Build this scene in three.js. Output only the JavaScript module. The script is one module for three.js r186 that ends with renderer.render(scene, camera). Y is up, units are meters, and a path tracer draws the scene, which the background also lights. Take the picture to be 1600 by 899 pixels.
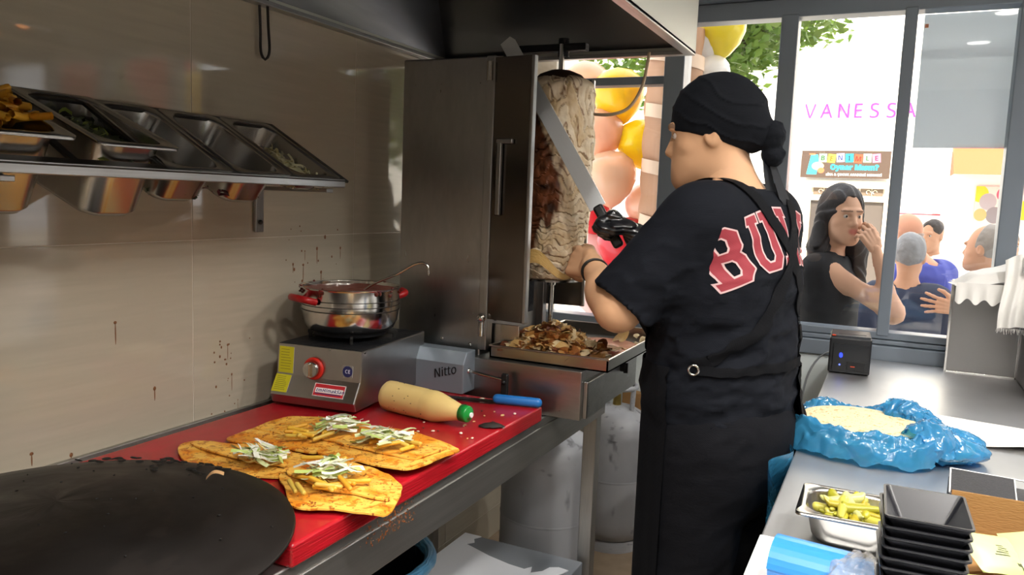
import * as THREE from 'three';
import { RoundedBoxGeometry } from 'three/addons/geometries/RoundedBoxGeometry.js';
import { mergeGeometries, mergeVertices } from 'three/addons/utils/BufferGeometryUtils.js';
import { RectAreaLightUniformsLib } from 'three/addons/lights/RectAreaLightUniformsLib.js';
import { FontLoader } from 'three/addons/loaders/FontLoader.js';
import { TextGeometry } from 'three/addons/geometries/TextGeometry.js';

const scene = new THREE.Scene();
const renderer = new THREE.WebGLRenderer({ antialias: true });
renderer.toneMapping = THREE.LinearToneMapping;
renderer.toneMappingExposure = 3.5;
renderer.shadowMap.enabled = true;
RectAreaLightUniformsLib.init();

// ---------- camera, sky, lights ----------
const rad = THREE.MathUtils.degToRad;
const camera = new THREE.PerspectiveCamera(40.15, 1600 / 899, 0.05, 200);
camera.position.set(0, 1.45, 0);
camera.rotation.set(rad(-6.514), rad(25.527), rad(2.186), 'YXZ');
scene.background = new THREE.Color(1.0, 1.02, 1.05);      // bright hazy noon sky
scene.backgroundIntensity = 0.9;
const sun = new THREE.DirectionalLight(0xfff4e2, 5); sun.position.set(6, 22, 10); sun.target.position.set(0, 0, -8); sun.castShadow = true;
Object.assign(sun.shadow.camera, { left: -16, right: 16, top: 16, bottom: -16, near: 1, far: 60 }); sun.shadow.mapSize.set(2048, 2048); scene.add(sun, sun.target);
const WALL = -1.44, GLASS = -3.4, CEIL = 2.72, TOP = 0.88;   // left wall plane, shop window plane, ceiling, worktop height
const LAMPS = [[0.54, -0.92], [0.46, 0.03], [0.95, -1.9], [-0.35, -0.55], [-0.35, 0.6], [0.95, 0.6], [1.9, -0.6], [1.9, -2.2], [-0.35, 1.7], [1.4, 1.7]];
const LAMP_POWER = 2.9;

// ---------- helpers ----------
let seed = 12345;
const rnd = () => { seed = (seed * 1664525 + 1013904223) >>> 0; return seed / 4294967296; };
const rr = (a, b) => a + (b - a) * rnd();
const V = (x, y, z) => new THREE.Vector3(x, y, z);
const taken = {};
const numbered = (n) => { const k = taken[n] = (taken[n] ?? -1) + 1; return k ? n + '_' + String(k).padStart(3, '0') : n; };
function shade(o) { o.traverse((m) => { if (m.isMesh) { m.castShadow = true; m.receiveShadow = true; } }); return o; }
function part(name, geo, mat, parent, label) {
  const m = new THREE.Mesh(Array.isArray(geo) ? join(geo) : geo, mat); m.name = name; m.castShadow = m.receiveShadow = true;
  if (label) m.userData.label = label;
  parent.add(m); return m;
}
function tag(o, label, category, group) { o.userData.label = label; o.userData.category = category; if (group) o.userData.group = group; return o; }
function thing(name, label, category, pos = [0, 0, 0], turn = 0, group) {
  const g = new THREE.Group(); g.name = numbered(name); scene.add(g); g.position.set(...pos); g.rotation.y = turn;
  return tag(g, label, category, group);
}
function single(name, label, category, geo, mat, pos = [0, 0, 0], rot = [0, 0, 0], group) {
  const m = part(numbered(name), geo, mat, scene); m.position.set(...pos); m.rotation.set(...rot); return tag(m, label, category, group);
}
function struct(name, geo, mat, parent) { const m = part(parent ? name : numbered(name), geo, mat, parent || scene); if (!parent) m.userData.kind = 'structure'; return m; }
function structGroup(name) { const g = new THREE.Group(); g.name = numbered(name); g.userData.kind = 'structure'; scene.add(g); return g; }
function dup(src, pos, rot, label, group) {
  const c = src.clone(); c.name = numbered(src.name.replace(/_\d{3}$/, '')); c.userData = { ...src.userData }; scene.add(c);
  if (pos) c.position.set(...pos); if (rot) c.rotation.set(...rot); if (label) c.userData.label = label; if (group) c.userData.group = group; return c;
}
function clean(g) { const n = g.index ? g.toNonIndexed() : g; for (const k of Object.keys(n.attributes)) if (!['position', 'normal', 'uv', 'color'].includes(k)) n.deleteAttribute(k); return n; }
function join(list) {
  const gs = list.map(clean); const hasC = gs.some((g) => g.attributes.color), hasU = gs.every((g) => g.attributes.uv);
  for (const g of gs) { if (!hasU) g.deleteAttribute('uv'); if (hasC && !g.attributes.color) g.setAttribute('color', new THREE.BufferAttribute(new Float32Array(g.attributes.position.count * 3).fill(1), 3)); }
  return mergeGeometries(gs);
}
// a box whose uv are in metres
function box(w, h, d, x = 0, y = 0, z = 0) {
  const g = new THREE.BoxGeometry(w, h, d), u = g.attributes.uv, s = [[d, h], [d, h], [w, d], [w, d], [w, h], [w, h]];
  for (let i = 0; i < 24; i++) { const f = s[i >> 2]; u.setXY(i, u.getX(i) * f[0], u.getY(i) * f[1]); }
  return g.translate(x, y, z);
}
const panel = (w, h, d) => new THREE.BoxGeometry(w, h, d);   // uv 0..1 on each face, for print
const span = (x0, x1, y0, y1, z0, z1) => box(x1 - x0, y1 - y0, Math.abs(z1 - z0), (x0 + x1) / 2, (y0 + y1) / 2, (z0 + z1) / 2);
const rbox = (w, h, d, r, x = 0, y = 0, z = 0, s = 2) => new RoundedBoxGeometry(w, h, d, s, r).translate(x, y, z);
const rspan = (x0, x1, y0, y1, z0, z1, r = 0.003) => rbox(x1 - x0, y1 - y0, Math.abs(z1 - z0), r, (x0 + x1) / 2, (y0 + y1) / 2, (z0 + z1) / 2);
const cyl = (r0, r1, h, x = 0, y = 0, z = 0, n = 24) => new THREE.CylinderGeometry(r0, r1, h, n).translate(x, y, z);
const ball = (r, x = 0, y = 0, z = 0, n = 16, m = 12) => new THREE.SphereGeometry(r, n, m).translate(x, y, z);
const lathe = (pts, n = 40) => new THREE.LatheGeometry(pts.map((p) => new THREE.Vector2(...p)), n);
const tube = (pts, r, n = 40, m = 8, closed = false) => new THREE.TubeGeometry(new THREE.CatmullRomCurve3(pts.map((p) => V(...p)), closed), n, r, m, closed);
function rod(a, b, r, r2 = r, n = 10) {
  const A = V(...a), B = V(...b), L = A.distanceTo(B), g = new THREE.CylinderGeometry(r2, r, L, n);
  g.applyQuaternion(new THREE.Quaternion().setFromUnitVectors(V(0, 1, 0), B.clone().sub(A).normalize())); const c = A.add(B).multiplyScalar(0.5); return g.translate(c.x, c.y, c.z);
}
function extrude(pts, depth, bevel = 0, holes = []) {
  const s = new THREE.Shape(pts.map((p) => new THREE.Vector2(...p))); for (const h of holes) s.holes.push(new THREE.Path(h.map((p) => new THREE.Vector2(...p))));
  return new THREE.ExtrudeGeometry(s, { depth: depth - 2 * bevel, bevelEnabled: bevel > 0, bevelSize: bevel, bevelThickness: bevel, bevelSegments: 2, curveSegments: 16 });
}
// grid surface from f(u, v) -> [x, y, z]
function sheet(f, nu, nv) {
  const p = [], uv = [], ix = [];
  for (let j = 0; j <= nv; j++) for (let i = 0; i <= nu; i++) { p.push(...f(i / nu, j / nv)); uv.push(i / nu, j / nv); }
  for (let j = 0; j < nv; j++) for (let i = 0; i < nu; i++) { const a = j * (nu + 1) + i, b = a + 1, c = a + nu + 1, d = c + 1; ix.push(a, b, d, a, d, c); }
  const g = new THREE.BufferGeometry(); g.setAttribute('position', new THREE.Float32BufferAttribute(p, 3)); g.setAttribute('uv', new THREE.Float32BufferAttribute(uv, 2)); g.setIndex(ix); g.computeVertexNormals(); return g;
}
// smooth value noise
const hash = (x, y, z) => { let h = Math.imul(x, 374761393) ^ Math.imul(y, 668265263) ^ Math.imul(z, 1274126177); h = Math.imul(h ^ (h >>> 13), 1274126177); return ((h ^ (h >>> 16)) >>> 0) / 4294967296; };
const sm = (t) => t * t * (3 - 2 * t), mix = (a, b, t) => a + (b - a) * t, clamp = (x, a = 0, b = 1) => Math.min(b, Math.max(a, x));
function noise(x, y, z = 0, per = 0) {
  const X = Math.floor(x), Y = Math.floor(y), Z = Math.floor(z), u = sm(x - X), v = sm(y - Y), w = sm(z - Z), m = (k) => per ? ((k % per) + per) % per : k;
  const h = (i, j, k) => hash(m(X + i), m(Y + j), Z + k);
  return mix(mix(mix(h(0, 0, 0), h(1, 0, 0), u), mix(h(0, 1, 0), h(1, 1, 0), u), v), mix(mix(h(0, 0, 1), h(1, 0, 1), u), mix(h(0, 1, 1), h(1, 1, 1), u), v), w);
}
const fbm = (x, y, z = 0, o = 4, per = 0) => { let s = 0, a = 0.5, t = 0; for (let i = 0; i < o; i++) { s += a * noise(x, y, z + i * 17, per); t += a; a /= 2; x *= 2; y *= 2; z *= 2; per *= 2; } return s / t; };
function tex(n, f, srgb, rx = 1, ry = 1) {     // f(u, v) -> [r, g, b] 0..1, tiling
  const d = new Uint8Array(n * n * 4);
  for (let j = 0; j < n; j++) for (let i = 0; i < n; i++) { const c = f(i / n, j / n); for (let k = 0; k < 3; k++) d[(j * n + i) * 4 + k] = clamp(c[k]) * 255; d[(j * n + i) * 4 + 3] = 255; }
  const t = new THREE.DataTexture(d, n, n); t.wrapS = t.wrapT = THREE.RepeatWrapping; t.magFilter = THREE.LinearFilter; t.repeat.set(rx, ry); if (srgb) t.colorSpace = THREE.SRGBColorSpace; t.needsUpdate = true; return t;
}
function print(w, h, draw) {
  const c = document.createElement('canvas'); c.width = w; c.height = h; draw(c.getContext('2d'), w, h);
  const t = new THREE.CanvasTexture(c); t.colorSpace = THREE.SRGBColorSpace; return t;
}
const M = (color, rough = 0.6, metal = 0, more = {}) => new THREE.MeshPhysicalMaterial({ color, roughness: rough, metalness: metal, ...more });
const grey3 = (v) => [v, v, v];

// ---------- materials ----------
const T = {
  brushed: tex(256, (u, v) => grey3(0.55 + 0.3 * (noise(u * 8, v * 128, 1, 8) - 0.5) + 0.3 * (noise(u * 4, v * 256, 2, 4) - 0.5)), false, 2, 2),
  smear: tex(256, (u, v) => { const a = fbm(u * 6, v * 6, 3, 4, 6), b = fbm(u * 16, v * 16, 9, 3, 16); return [0, 0.23 + 0.14 * a + 0.05 * b, 0]; }, false, 1.3, 1.3),
  steelTone: tex(256, (u, v) => grey3(0.9 + 0.1 * fbm(u * 5, v * 5, 21, 4, 5) - 0.05 * fbm(u * 24, v * 24, 4, 3, 24)), true, 1.1, 1.1),
  rough: tex(256, (u, v) => grey3(fbm(u * 16, v * 16, 5, 4, 16))),
  fine: tex(256, (u, v) => grey3(fbm(u * 64, v * 64, 7, 2, 64))),
  cloth: tex(256, (u, v) => grey3(0.5 + 0.25 * Math.sin(u * 256 * Math.PI / 2) * Math.sin(v * 256 * Math.PI / 2) + 0.3 * (noise(u * 64, v * 64, 3, 64) - 0.5))),
};
const m = {
  steel: M(0xbcbcbb, 1, 1, { map: T.steelTone, roughnessMap: T.smear, bumpMap: T.brushed, bumpScale: 0.00005 }),
  counter: M(0xcfd0d1, 1, 0.95, { map: T.steelTone, roughnessMap: tex(256, (u, v) => [0, 0.3 + 0.3 * fbm(u * 5, v * 5, 13, 5, 5), 0], false, 1, 1), bumpMap: T.brushed, bumpScale: 0.0003 }),
  satin: M(0xc2c1bd, 0.46, 1, { map: T.steelTone, bumpMap: T.brushed, bumpScale: 0.00008 }),
  polished: M(0xc8c6c2, 0.16, 1), panSteel: M(0xaaa8a4, 0.24, 1), darkSteel: M(0x4a4947, 0.42, 1, { bumpMap: T.brushed, bumpScale: 0.0002 }),
  frame: M(0x7b8590, 0.4, 0.15), black: M(0x141414, 0.5), soot: M(0x1c1e22, 0.55, 0.4, { bumpMap: T.rough, bumpScale: 0.002 }),
  iron: M(0x17120f, 1, 0.3, { map: tex(512, (u, v) => { const a = fbm(u * 7, v * 7, 31, 5, 7), b = fbm(u * 30, v * 30, 8, 3, 30); const k = 0.55 + 0.5 * a + (b > 0.66 ? 0.5 : 0); return [k, k * 0.97, k * 0.94]; }, true), roughnessMap: tex(256, (u, v) => [0, 0.32 + 0.35 * fbm(u * 10, v * 10, 77, 4, 10), 0]), bumpMap: T.rough, bumpScale: 0.0012 }),
  red: M(0xb01c26, 0.24, 0, { map: tex(256, (u, v) => { const s = fbm(u * 9, v * 9, 41, 5, 9), k = 0.86 + 0.2 * s; return [k, k * (s > 0.62 ? 0.85 : 1), k * 0.98]; }, true, 1.6, 1.6), bumpMap: T.rough, bumpScale: 0.0008 }),
  white: M(0xe9eaec, 0.5), paleWall: M(0xdfe9ea, 0.6), plaster: M(0x6e665e, 0.8), ceiling: M(0xe6e6e6, 0.85),
  glass: M(0xffffff, 0.02, 0, { transmission: 1, thickness: 0, ior: 1.5 }),
  rubber: M(0x1b1b1c, 0.55),
};
const font = await new FontLoader().loadAsync('fonts/droid/droid_sans_regular.typeface.json');

// ---------- setting ----------
{ // left wall of 60 cm tiles
  const g = structGroup('wall_left');
  part('wall_core', span(WALL - 0.16, WALL - 0.0012, 0, CEIL, 2.7, GLASS - 0.1), M(0xd8d2c4, 0.8), g);
  const tones = [0xbfb6a3, 0xbbb29f, 0xc1b8a5].map((c) => M(c, 1, 0, {
    map: tex(128, (u, v) => grey3(0.93 + 0.07 * fbm(u * 4, v * 60, c & 7, 3, 4)), true), roughnessMap: tex(128, (u, v) => [0, 0.02 + 0.06 * fbm(u * 6, v * 6, c & 15, 4, 6), 0]), specularIntensity: 0.9, ior: 1.55 }));
  let k = 0;
  for (let c = -3; c < 7; c++) for (let r = 0; r < 5; r++) {
    let z1 = -1.908 + 0.6 * 1 - 0.6 * c + 0.6 * 0, z0 = z1 - 0.6; const y0 = Math.max(0, 0.125 + 0.6 * (r - 1)), y1 = Math.min(CEIL, 0.125 + 0.6 * r);
    z0 = Math.max(z0, GLASS); z1 = Math.min(z1, 2.6); if (z1 - z0 < 0.05) continue;
    part('tile', rspan(WALL - 0.009, WALL, y0 + 0.001, y1 - 0.001, z0 + 0.001, z1 - 0.001, 0.0008), tones[(k++ * 7) % 3], g);
  }
  // dried sauce splashes beside the burner
  const s = [];
  const drop = (y, z, r, len = 0) => { s.push(new THREE.SphereGeometry(1, 8, 6).scale(0.0012, r * rr(0.8, 1.5), r).translate(WALL, y, z)); if (len) s.push(new THREE.SphereGeometry(1, 6, 6).scale(0.0008, len / 2, r * 0.4).translate(WALL, y - len / 2, z)); };
  for (let i = 0; i < 26; i++) drop(rr(0.9, 1.08), -1.36 - rr(0, 0.16) * rr(0.4, 1), rr(0.001, 0.003), rnd() < 0.3 ? rr(0.02, 0.05) : 0);
  for (let i = 0; i < 22; i++) drop(rr(1.2, 1.36), -1.6 - rr(0, 0.25), rr(0.001, 0.0045), rnd() < 0.3 ? rr(0.02, 0.06) : 0);
  for (const [y, z] of [[1.16, -1.105], [0.93, -0.92], [0.905, -1.0], [1.0, -1.2], [1.33, -0.7], [1.22, -0.6]]) drop(y, z, 0.004, rr(0.02, 0.05));
  const sp = part('sauce_splashes', s, M(0x7d5232, 0.45), g); sp.userData.kind = 'stuff';
}
struct('floor', span(WALL - 0.1, 2.8, -0.12, 0, 2.7, GLASS - 0.02), M(0x9d8e7c, 0.5, 0, { map: tex(256, (u, v) => { const a = 0.75 + 0.35 * fbm(u * 10, v * 10, 51, 5, 10); return [a, a * 0.97, a * 0.93]; }, true, 1, 1) }));
struct('ceiling', span(WALL - 0.1, 2.8, CEIL, CEIL + 0.12, 2.7, GLASS - 0.1), m.ceiling);
struct('added_sun_block', span(-7, 9, CEIL + 0.13, 9.5, 9, GLASS + 0.1), M(0xcfc8bc, 0.8));  // unseen mass added over the shop to keep sun off the people outside
struct('wall_right', span(2.6, 2.76, 0, CEIL, 2.7, GLASS), m.plaster);
struct('wall_back', span(WALL, 2.6, 0, CEIL, 2.6, 2.76), m.plaster);
{ // shop front: low wall, dark aluminium frame, panes
  struct('wall_front', span(WALL, 2.6, 0, 0.875, GLASS - 0.06, GLASS + 0.06), m.paleWall);
  const g = structGroup('window_1');
  const bar = (x0, x1, y0, y1, d = 0.035) => part('frame_bar', rspan(x0, x1, y0, y1, GLASS - d, GLASS + d, 0.004), m.frame, g);
  bar(-0.915, 2.6, 0.875, 0.935, 0.075); bar(-0.915, 2.6, 0.937, 0.955, 0.055); bar(-0.915, 2.6, 0.957, 0.985, 0.045);   // stepped sill
  bar(WALL, -0.915, 0.875, 0.93, 0.05);
  bar(WALL, 2.6, 2.2, 2.27, 0.045); bar(WALL, 2.6, 2.272, 2.34, 0.07); bar(WALL, 2.6, 2.342, CEIL, 0.055);               // head beam and boards over it
  bar(WALL, -0.925, 1.955, 1.99, 0.04);                                                                                // transom beside the grill
  part('post', rspan(-0.92, -0.835, 0.9, 2.22, GLASS - 0.06, GLASS + 0.07, 0.005), m.frame, g);
  for (const [x, w] of [[-0.43, 0.033], [0.0, 0.022], [0.38, 0.033], [0.98, 0.022], [1.58, 0.033], [2.1, 0.022]]) part('mullion', rspan(x - w, x + w, 0.97, 2.21, GLASS - 0.045, GLASS + 0.05, 0.005), m.frame, g);
  const xs = [[-0.835, -0.46], [-0.4, -0.02], [0.02, 0.35], [0.41, 0.96], [1.0, 1.55], [1.61, 2.08], [2.12, 2.6]];
  for (const [a, b] of xs) part('pane', span(a, b, 0.98, 2.21, GLASS - 0.003, GLASS + 0.003), m.glass, g);
  part('pane', span(WALL, -0.935, 0.925, 1.96, GLASS - 0.003, GLASS + 0.003), m.glass, g);
  part('pane', span(WALL, -0.935, 1.985, 2.21, GLASS - 0.003, GLASS + 0.003), m.glass, g);
}
// recessed ceiling lamps
{
  const glow = new THREE.MeshStandardMaterial({ color: 0xffffff, emissive: 0xfffaf4, emissiveIntensity: 3.2 });
  for (const [x, z] of LAMPS) {
    const t = thing('ceiling_lamp', 'round white recessed ceiling downlight', 'lamp', [x, CEIL, z], 0, 'recessed ceiling downlights');
    part('trim_ring', new THREE.TorusGeometry(0.085, 0.01, 10, 32).rotateX(Math.PI / 2).translate(0, -0.004, 0), m.white, t);
    part('lens', cyl(0.08, 0.08, 0.012, 0, -0.002, 0, 28), glow, t);
    const l = new THREE.SpotLight(0xfffaf4, LAMP_POWER, 0, rad(75), 0.7, 2); l.position.set(x, CEIL - 0.03, z); l.target.position.set(x, 0, z); l.castShadow = true; l.shadow.radius = 4; scene.add(l, l.target);
  }
}
{ // two warm track spotlights near the far right of the shop front
  for (const [x, z] of [[1.95, -3.12], [2.33, -3.17]]) {
    const t = thing('track_spotlight', 'small warm spotlight hanging from the ceiling by the shop front', 'lamp', [x, 2.4, z], 0, 'warm spotlights by the shop front');
    part('stem', rod([0, 0.03, 0], [0, CEIL - 2.4, 0], 0.008), m.black, t); part('can', lathe([[0.0, 0.06], [0.03, 0.06], [0.042, 0.04], [0.045, -0.03], [0.041, -0.03], [0.038, 0.0], [0, 0.0]], 24), m.white, t);
    part('bulb', ball(0.03, 0, -0.015, 0, 16, 10), new THREE.MeshStandardMaterial({ color: 0xffffff, emissive: 0xff9a45, emissiveIntensity: 3 }), t);
    const l = new THREE.SpotLight(0xffb070, 0.5, 0, rad(60), 0.6, 2); l.position.set(x, 2.34, z); l.target.position.set(x, 0, z); l.castShadow = true; scene.add(l, l.target);
  }
}
// ---------- worktop with the grill ----------
{
  const t = thing('steel_worktable', 'long stainless steel work table against the tiled wall', 'table', [-1.11, 0, -1.25]);
  const L = (x0, x1, y0, y1, z0, z1, r) => rspan(x0 + 1.11, x1 + 1.11, y0, y1, z0 + 1.25, z1 + 1.25, r);
  part('table_top', [L(-1.43, -0.782, 0.855, 0.88, -2.36, -0.2, 0.004)], m.satin, t);
  part('apron', [L(-0.8, -0.779, 0.775, 0.857, -2.36, -0.2, 0.003)], m.satin, t);
  part('apron', [L(-1.43, -0.8, 0.8, 0.857, -2.36, -2.34, 0.003)], m.satin, t);
  part('upstand', [L(-1.438, -1.425, 0.88, 0.9, -2.36, -0.2, 0.002)], m.satin, t);
  for (const [x, z] of [[-0.81, -2.33], [-1.4, -2.33], [-1.4, -0.25], [-0.81, -0.25]]) part('leg', L(x - 0.022, x + 0.022, 0, 0.86, z - 0.022, z + 0.022, 0.003), m.satin, t);
  // caramelised splashes on the front edge
  const s = []; for (let i = 0; i < 170; i++) { const z = -1.17 + (rnd() + rnd() + rnd() - 1.5) * 0.09; s.push(new THREE.SphereGeometry(1, 6, 5).scale(0.0006, rr(0.0006, 0.003), rr(0.0006, 0.0022)).translate(0.331, rr(0.83, 0.876), z + 1.25)); }
  part('grease_stain', s, M(0x8a4a16, 0.35), t).userData.kind = 'stuff';
}
single('cutting_board', 'large red plastic cutting board on the steel table', 'board', rbox(0.585, 0.04, 0.94, 0.006, 0, 0.02, 0), m.red, [-1.0625, TOP, -1.352]);

{ // doner grill: base with tray, burner cabinet, wing doors
  const t = thing('doner_grill', 'stainless steel vertical doner grill with hinged wing doors beside the red board', 'grill', [-1.0, TOP, -2.1]);
  const L = (x0, x1, y0, y1, z0, z1, r = 0.003) => rspan(x0 + 1.0, x1 + 1.0, y0 - TOP, y1 - TOP, z0 + 2.1, z1 + 2.1, r);
  part('base', L(-1.36, -0.685, 0.882, 1.012, -2.36, -1.87), m.steel, t);
  part('bracket_plate', L(-0.686, -0.672, 0.885, 0.985, -2.02, -1.885, 0.004), m.steel, t);
  part('gas_knob', [cyl(0.012, 0.012, 0.016, 0, 0, 0, 12).rotateZ(Math.PI / 2).translate(0.322, 0.085, -0.1), box(0.012, 0.03, 0.006, 0.33, 0.085, -0.1)], m.black, t);
  part('burner_cabinet', L(-1.27, -1.0, 1.01, 1.822, -2.3, -1.9, 0.006), m.steel, t);
  part('cabinet_flange', [L(-1.004, -0.978, 1.03, 1.822, -1.93, -1.893), L(-1.004, -0.978, 1.03, 1.822, -2.31, -2.28)], m.steel, t);
  part('back_post', rod([-0.29, 0.13, -0.17], [-0.29, 0.95, -0.17], 0.018), m.soot, t);
  for (let i = 0; i < 4; i++) part('burner', [L(-1.0, -0.992, 1.1 + i * 0.17, 1.24 + i * 0.17, -2.24, -1.98, 0.003)], m.soot, t);
  const wingM = M(0x6d6660, 0.2, 1);
  const wing = (z0, a, h) => {
    const w = part('wing_door', rbox(0.125, 0.7, 0.006, 0.002, 0.0625, 0, 0), wingM, t); part('door_edge', rbox(0.01, 0.7, 0.018, 0.003, 0.121, 0, 0.002), m.steel, w);
    w.position.set(0.02, 1.467 - TOP, z0 + 2.1); w.rotation.y = a;
    if (h) part('door_handle', [rbox(0.05, 0.012, 0.012, 0.003, 0.045, 0.13, 0.012), rbox(0.014, 0.2, 0.012, 0.003, 0.03, 0.035, 0.012)], m.steel, w);
    return w;
  };
  wing(-1.9, -0.1, true); wing(-2.31, 0.12, false);
  part('hinge', [cyl(0.009, 0.009, 0.05, 0.01, 0.215, 0.212, 12), ball(0.013, 0.01, 0.24, 0.215)], m.polished, t); part('hinge', cyl(0.009, 0.009, 0.05, 0.01, 0.9, 0.212, 12), m.polished, t);
  part('heat_guard', [L(-0.995, -0.9, 1.03, 1.1, -1.945, -1.94, 0.002)], m.polished, t);
  part('drip_plate', [L(-0.99, -0.86, 1.012, 1.03, -2.28, -1.95, 0.004)], m.soot, t);
  for (const [x, y] of [[-1.2, 1.045], [-1.12, 1.047], [-1.03, 1.04], [-1.245, 1.047]]) part('screw', ball(0.006, x + 1.0, y - TOP, 0.2, 10, 8), m.polished, t);
  part('motor_arm', [L(-1.05, -0.8, 1.862, 1.882, -2.115, -2.085), L(-1.05, -1.02, 1.8, 1.88, -2.12, -2.08), cyl(0.016, 0.016, 0.05, 0.13, 1.872 - TOP, 0, 14)], m.soot, t);
  part('pull_rod', [rod([0.0, 0.1, 0.262], [0.105, 0.09, 0.262], 0.005), ball(0.009, 0.0, 0.1, 0.262)], m.polished, t);
  part('pull_lever', [rbox(0.02, 0.075, 0.012, 0.005, 0.112, 0.07, 0.262), ball(0.006, 0.112, 0.085, 0.27)], m.black, t);
}
{ // grey motor box lettered Nitto
  const t = thing('motor_box', 'pale grey sloped metal box lettered in black in front of the grill', 'gearbox', [-1.1, 0.925, -1.84]);
  const b = extrude([[-0.03, 0], [0.03, 0], [0.03, 0.075], [0.012, 0.105], [-0.03, 0.105]], 0.2, 0.003).rotateY(-Math.PI / 2).translate(0.1, 0, 0);
  part('housing', b, M(0x8d99a4, 0.4, 0.35), t);
  const s = new TextGeometry('Nitto', { font, size: 0.024, depth: 0.001, curveSegments: 4 }); s.computeBoundingBox(); s.applyMatrix4(new THREE.Matrix4().makeShear(0, 0, 0.25, 0, 0, 0)); s.rotateZ(0.3).translate(0.012, 0.03, 0.0335);
  part('lettering', s, M(0x15171c, 0.5), t);
  for (const x of [-0.06, 0.06]) part('bracket_foot', box(0.02, 0.006, 0.03, x, -0.003, 0), m.darkSteel, t);
}
{ // catch tray
  const t = thing('catch_tray', 'shallow rectangular steel tray jutting from the grill base', 'tray', [-0.795, 1.012, -2.17]);
  part('pan', [box(0.34, 0.004, 0.55, 0, 0.003, 0), box(0.004, 0.032, 0.55, -0.168, 0.017, 0), box(0.004, 0.032, 0.55, 0.168, 0.017, 0), box(0.34, 0.032, 0.004, 0, 0.017, 0.273), box(0.34, 0.032, 0.004, 0, 0.017, -0.273)], m.panSteel, t);
  part('rolled_rim', [rod([-0.17, 0.034, 0.275], [0.17, 0.034, 0.275], 0.003), rod([-0.17, 0.034, -0.275], [0.17, 0.034, -0.275], 0.003), rod([0.17, 0.034, -0.275], [0.17, 0.034, 0.275], 0.003), rod([-0.17, 0.034, -0.275], [-0.17, 0.034, 0.275], 0.003)], m.polished, t);
  part('grease_film', new THREE.CircleGeometry(1, 32).rotateX(-Math.PI / 2).scale(0.12, 1, 0.17).translate(0.03, 0.0055, -0.03), M(0xc98b74, 0.25, 0, { bumpMap: T.rough, bumpScale: 0.001 }), t);
}
{ // the meat on its spit
  const t = thing('doner_cone', 'tall stack of layered chicken doner on a vertical spit, browned on one side', 'meat', [-0.87, 1.05, -2.085]);
  part('spit', [rod([0, 0, 0], [0, 0.83, 0], 0.007), cyl(0.012, 0.012, 0.03, 0, 0.17, 0, 12)], m.polished, t);
  const nu = 260, nv = 420, H = 0.575, col = [];
  // slices pressed on one another: warped layers of uneven thickness, torn open along dark seams
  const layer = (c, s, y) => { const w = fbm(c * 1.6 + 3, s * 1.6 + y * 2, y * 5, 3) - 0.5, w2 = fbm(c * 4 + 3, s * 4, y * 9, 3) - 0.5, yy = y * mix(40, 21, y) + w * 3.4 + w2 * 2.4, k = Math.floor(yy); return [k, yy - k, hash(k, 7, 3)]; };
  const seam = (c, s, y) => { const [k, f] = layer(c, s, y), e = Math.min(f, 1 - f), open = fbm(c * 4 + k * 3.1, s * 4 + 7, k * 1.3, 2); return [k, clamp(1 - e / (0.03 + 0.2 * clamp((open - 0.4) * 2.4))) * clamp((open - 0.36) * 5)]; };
  const rad0 = (y) => mix(0.08, 0.103, sm(clamp(y / 0.5))) * (y > 0.93 ? Math.sqrt(Math.max(0.0004, 1 - ((y - 0.93) / 0.072) ** 2)) : 1) * (y < 0.012 ? 0.92 : 1);
  const f = (u, v) => {
    const a = u * Math.PI * 2, c = Math.cos(a), s = Math.sin(a), [k, e] = seam(c, s, v);
    const r = rad0(v) + (hash(k, 2, 9) - 0.5) * 0.005 + (fbm(c * 6 + k, s * 6, v * 20, 3) - 0.5) * 0.01 + (fbm(c * 2, s * 2, v * 6, 2) - 0.5) * 0.016 - e * 0.0055;
    return [r * c, v * H + 0.17, r * s];
  };
  const g = sheet(f, nu, nv), P = g.attributes.position;
  for (let i = 0; i < P.count; i++) {
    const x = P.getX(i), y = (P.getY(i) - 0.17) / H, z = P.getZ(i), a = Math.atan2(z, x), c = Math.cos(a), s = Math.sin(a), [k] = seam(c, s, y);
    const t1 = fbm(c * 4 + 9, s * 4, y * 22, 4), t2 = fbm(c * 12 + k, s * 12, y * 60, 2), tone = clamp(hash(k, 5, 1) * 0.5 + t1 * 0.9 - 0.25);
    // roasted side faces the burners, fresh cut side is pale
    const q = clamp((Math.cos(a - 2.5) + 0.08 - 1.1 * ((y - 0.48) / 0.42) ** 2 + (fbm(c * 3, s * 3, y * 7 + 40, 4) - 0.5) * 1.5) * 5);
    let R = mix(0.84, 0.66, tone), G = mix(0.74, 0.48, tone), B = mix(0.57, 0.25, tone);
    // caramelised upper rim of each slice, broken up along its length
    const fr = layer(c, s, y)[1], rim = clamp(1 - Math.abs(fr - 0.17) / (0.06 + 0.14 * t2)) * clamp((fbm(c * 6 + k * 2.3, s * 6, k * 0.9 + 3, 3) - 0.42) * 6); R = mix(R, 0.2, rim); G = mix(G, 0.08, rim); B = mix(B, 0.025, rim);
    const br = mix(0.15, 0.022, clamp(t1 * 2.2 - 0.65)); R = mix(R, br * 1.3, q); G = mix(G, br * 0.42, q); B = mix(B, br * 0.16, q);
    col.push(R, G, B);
  }
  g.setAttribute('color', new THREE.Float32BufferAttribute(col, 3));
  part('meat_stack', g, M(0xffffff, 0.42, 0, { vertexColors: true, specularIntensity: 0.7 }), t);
  part('base_plate', cyl(0.078, 0.078, 0.006, 0, 0.172, 0, 32), m.panSteel, t);
  part('top_cap', lathe([[0.0, 0.76], [0.03, 0.757], [0.06, 0.745], [0.078, 0.725]], 28), M(0x3a2212, 0.5), t);
}
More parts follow.
